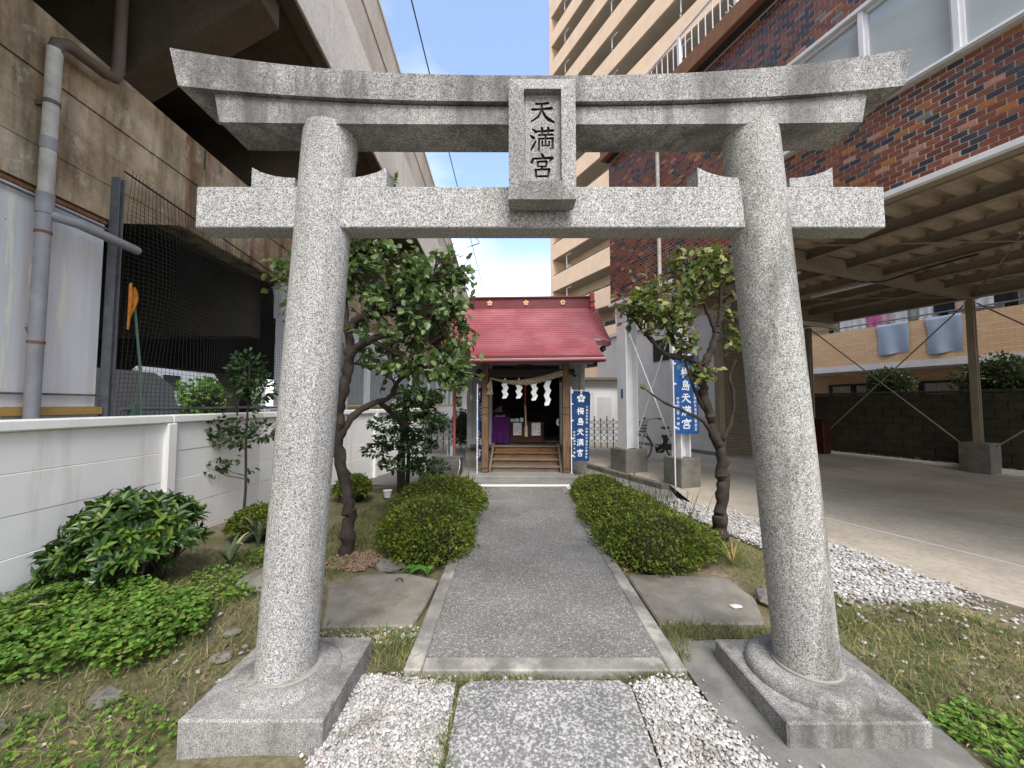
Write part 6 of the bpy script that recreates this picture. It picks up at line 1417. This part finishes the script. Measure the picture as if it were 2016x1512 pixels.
# clover patch, strap leaves, fern, grass
def clover(poly, n, label, h=.09, s=.022):
    p = poly_points(poly, n); dn = np.sin(p[:, 0]*5.1 + 2*np.sin(p[:, 1]*3.3)) * np.cos(p[:, 1]*6.7 + p[:, 0]*2) + .5*np.sin(p[:, 0]*17)*np.sin(p[:, 1]*15); p = p[dn + RNG.uniform(-.9, .9, n) > -.45]; n = len(p); z = np.array([soil_h(x, y) for x, y in p]) + RNG.uniform(.2, 1.0, n) * h
    c = np.concatenate([p, z[:, None]], 1); P = np.repeat(c, 3, 0); a = (RNG.uniform(0, 6.28, n)[:, None] + np.array([0, 2.094, 4.189])[None]).ravel()
    D = np.stack([np.cos(a), np.sin(a), RNG.uniform(-.2, .35, 3 * n)], 1); Nn = unit(RNG.normal(size=(3*n, 3)) * .42 + np.array([0, -.15, 1.0]))
    V, Fq = leaf_arrays(P, D, Nn, RNG.uniform(.7, 1.3, 3 * n) * s, 1.35)
    o = put(bpy.data.objects.new('clover', raw_mesh('clover', V, Fq, M['leaf_clover'], 3, True))); return tag(o, label, 'clover', kind='stuff')
clover([(-3.5, 1.5), (-3.5, 3.3), (-2.7, 2.95), (-2.2, 2.85), (-1.95, 2.55), (-2.1, 2.2), (-2.6, 2.0), (-3.0, 1.6)], 11500, 'bright green clover patch below the glossy bush', .17, .024)
clover([(-2.6, 2.9), (-2.7, 3.9), (-2.3, 3.9), (-1.95, 3.2), (-2.1, 2.7)], 900, 'thin clover around the strap-leaved plants', .08, .02)
clover([(2.0, 1.5), (1.95, 1.9), (2.25, 2.0), (2.6, 1.5)], 700, 'green weeds at the outer corner of right plinth pad', .05, .018)
clover([(-2.6, 1.3), (-2.2, 2.1), (-1.5, 1.9), (-1.55, 1.3)], 700, 'sparse green weeds in the grass left of plinth', .04, .016)
def straps(c, n, h, mat, label, spread=.25, w=.016):
    t = thing('strap_plant', label, 'plant', (c[0], c[1], 0))
    for i in range(n):
        a = random.uniform(0, 6.28); L_ = h * random.uniform(.6, 1.1); q = MB(); vs = []
        for k in range(8):
            u = k / 7; rr = spread * u ** 1.3; zz = L_ * (u * 1.6 - u * u * .95); ww = w * (1 - u ** 3) * (.5 + .5 * min(1, u * 5))
            for s in (-1, 1): vs.append((c[0] + math.cos(a) * rr - math.sin(a) * ww * s, c[1] + math.sin(a) * rr + math.cos(a) * ww * s, c[2] + zz - .004 * abs(s)))
        part('leaf', q.add(vs, [(2*k, 2*k+1, 2*k+3, 2*k+2) for k in range(7)]), mat if random.random() > .2 else M['leaf_dry'], t)
straps((-2.55, 3.55, .05), 14, .34, M['leaf_strap'], 'clump of blue-green strap leaves beside the glossy bush')
straps((-2.62, 4.05, .05), 14, .42, M['leaf_strap'], 'taller strap-leaved clump with dry stalks near the sapling', .2)
straps((-3.20, 2.45, .05), 7, .42, M['leaf_strap'], 'strap-leaved plant with one dry orange blade in the clover', .35, .018)
straps((2.05, 3.65, .0), 26, .30, leafmat('grass_tuft', [(.10, .14, .03), (.16, .18, .05), (.25, .22, .09)], .7, .2), 'arching grass tuft at the right end of azalea hedge', .3, .006)
fe = thing('fern', 'bright green fern frond at the foot of left azalea hedge', 'fern', (-.82, 3.42, 0))
for fx, fy, fa, fl2 in ((-.80, 3.52, -2.0, .20), (-.76, 3.50, -1.3, .17), (-.84, 3.50, -2.6, .15)):
    n = 22; u = np.linspace(.1, 1, n); P = np.stack([fx + np.cos(fa) * u * fl2, fy + np.sin(fa) * u * fl2, .06 + .10 * u - .12 * u * u], 1)
    P2 = np.concatenate([P, P]); sd = np.concatenate([np.full(n, 1.0), np.full(n, -1.0)]); dv = np.stack([np.cos(fa) * .6 - np.sin(fa) * sd, np.sin(fa) * .6 + np.cos(fa) * sd, np.full(2*n, -.1)], 1)
    foliage(fe, P2, dv, np.tile([[0., 0, 1]], (2*n, 1)), np.concatenate([1.05 - u, 1.05 - u]) * .07, leafmat('fern_leaf', [(.10, .26, .03), (.14, .32, .05)], .6, .25), .6, 0, 'frond')
gp = np.concatenate([poly_points([(-3.4, 1.2), (-3.4, 3.6), (-2.2, 4.4), (-1.9, 6.5), (-1.45, 6.5), (-1.5, 3.6), (-1.55, 2.4), (-1.55, 1.2)], 17000), poly_points([(-1.45, 2.40), (-.62, 2.36), (-.62, 2.62), (-1.3, 2.62)], 900), poly_points([(-.8, 2.21), (-.61, 2.20), (-.61, 2.5), (-.8, 2.5)], 320), poly_points([(-.58, 2.135), (-.58, 2.18), (.94, 2.18), (.94, 2.14)], 800), poly_points([(-.36, 1.3), (-.28, 2.15), (-.26, 2.15), (-.26, 1.3)], 260), poly_points([(.6, 2.05), (.66, 2.2), (.8, 2.18), (.72, 2.0)], 160), poly_points([(.575, 1.3), (.615, 2.08), (.645, 2.08), (.605, 1.3)], 240), poly_points([(.98, 2.5), (1.0, 2.66), (1.9, 2.68), (1.85, 2.48)], 900), poly_points([(1.9, 2.7), (1.9, 3.7), (2.4, 4.2), (2.55, 3.0), (2.4, 2.6)], 1300), poly_points([(2.0, 1.3), (2.05, 2.8), (3.1, 2.9), (3.6, 2.0), (2.9, 1.2)], 7500), poly_points([(.97, 2.25), (1.0, 2.5), (1.1, 2.48), (1.0, 2.2)], 90)])
gz = np.array([soil_h(x, y) for x, y in gp])
blades('grass', np.concatenate([gp, gz[:, None]], 1), .045, M['grass'], 'short mixed green and straw grass over the garden soil', lean=1.8, w=.0026)
dl = poly_points([(-3.0, 1.3), (-3.0, 3.5), (-1.5, 4.5), (-1.5, 1.3)], 420); dl = np.concatenate([dl, poly_points([(1.9, 1.3), (2.0, 3.0), (3.5, 3.0), (3.4, 1.3)], 260), poly_points([(.8, 3.3), (.98, 4.2), (1.1, 4.2), (1.15, 3.3)], 160)]); lg = np.concatenate([poly_points(g1, 26), poly_points(g2, 20), poly_points(g3, 60)])
n = len(dl); V, Fq = leaf_arrays(np.concatenate([dl, np.array([soil_h(x, y) for x, y in dl])[:, None] + .012], 1), np.stack([RNG.normal(size=n), RNG.normal(size=n), RNG.normal(size=n) * .15], 1), unit(RNG.normal(size=(n, 3)) * .2 + np.array([0, 0, 1])), RNG.uniform(.02, .05, n), .35)
tag(put(bpy.data.objects.new('leaf_litter', raw_mesh('leaf_litter', V, Fq, M['leaf_dry'], 3))), 'dry leaf litter scattered on the soil', 'leaf litter', kind='stuff')
n = len(lg); V, Fq = leaf_arrays(np.concatenate([lg, np.full((n, 1), .045)], 1), np.stack([RNG.normal(size=n), RNG.normal(size=n), RNG.normal(size=n) * .15], 1), unit(RNG.normal(size=(n, 3)) * .2 + np.array([0, 0, 1])), RNG.uniform(.015, .035, n), .4)
tag(put(bpy.data.objects.new('gravel_litter', raw_mesh('gravel_litter', V, Fq, M['leaf_dry'], 3))), 'few dry leaf scraps lying on the white gravel', 'leaf litter', kind='stuff')
cp = poly_points([(-1.72, 3.55), (-1.35, 3.5), (-1.2, 3.75), (-1.4, 3.95), (-1.75, 3.85)], 1100)
pebbles('wood_chips', cp, .01, .006, .014, M['chips'], 'pale brown chips spread around the left plum trunk', 'chips', 1.6)
single('stone_chip', MB().ellipsoid((1.62, 2.86, .042), (.045, .03, .008), 9, 5, .1), M['white_wall2'], 'thin pale shell-like chip on the right flat stone', 'stone', (1.62, 2.86, .03))
blob_tree('dark_shrub', 'dark shrub behind the left lattice gate', (-1.6, 12.9, .75), (.45, .3, .6), 900, .09, M['leaf_dark'], None, False, 0, 0, .7, F0, 'shrub')
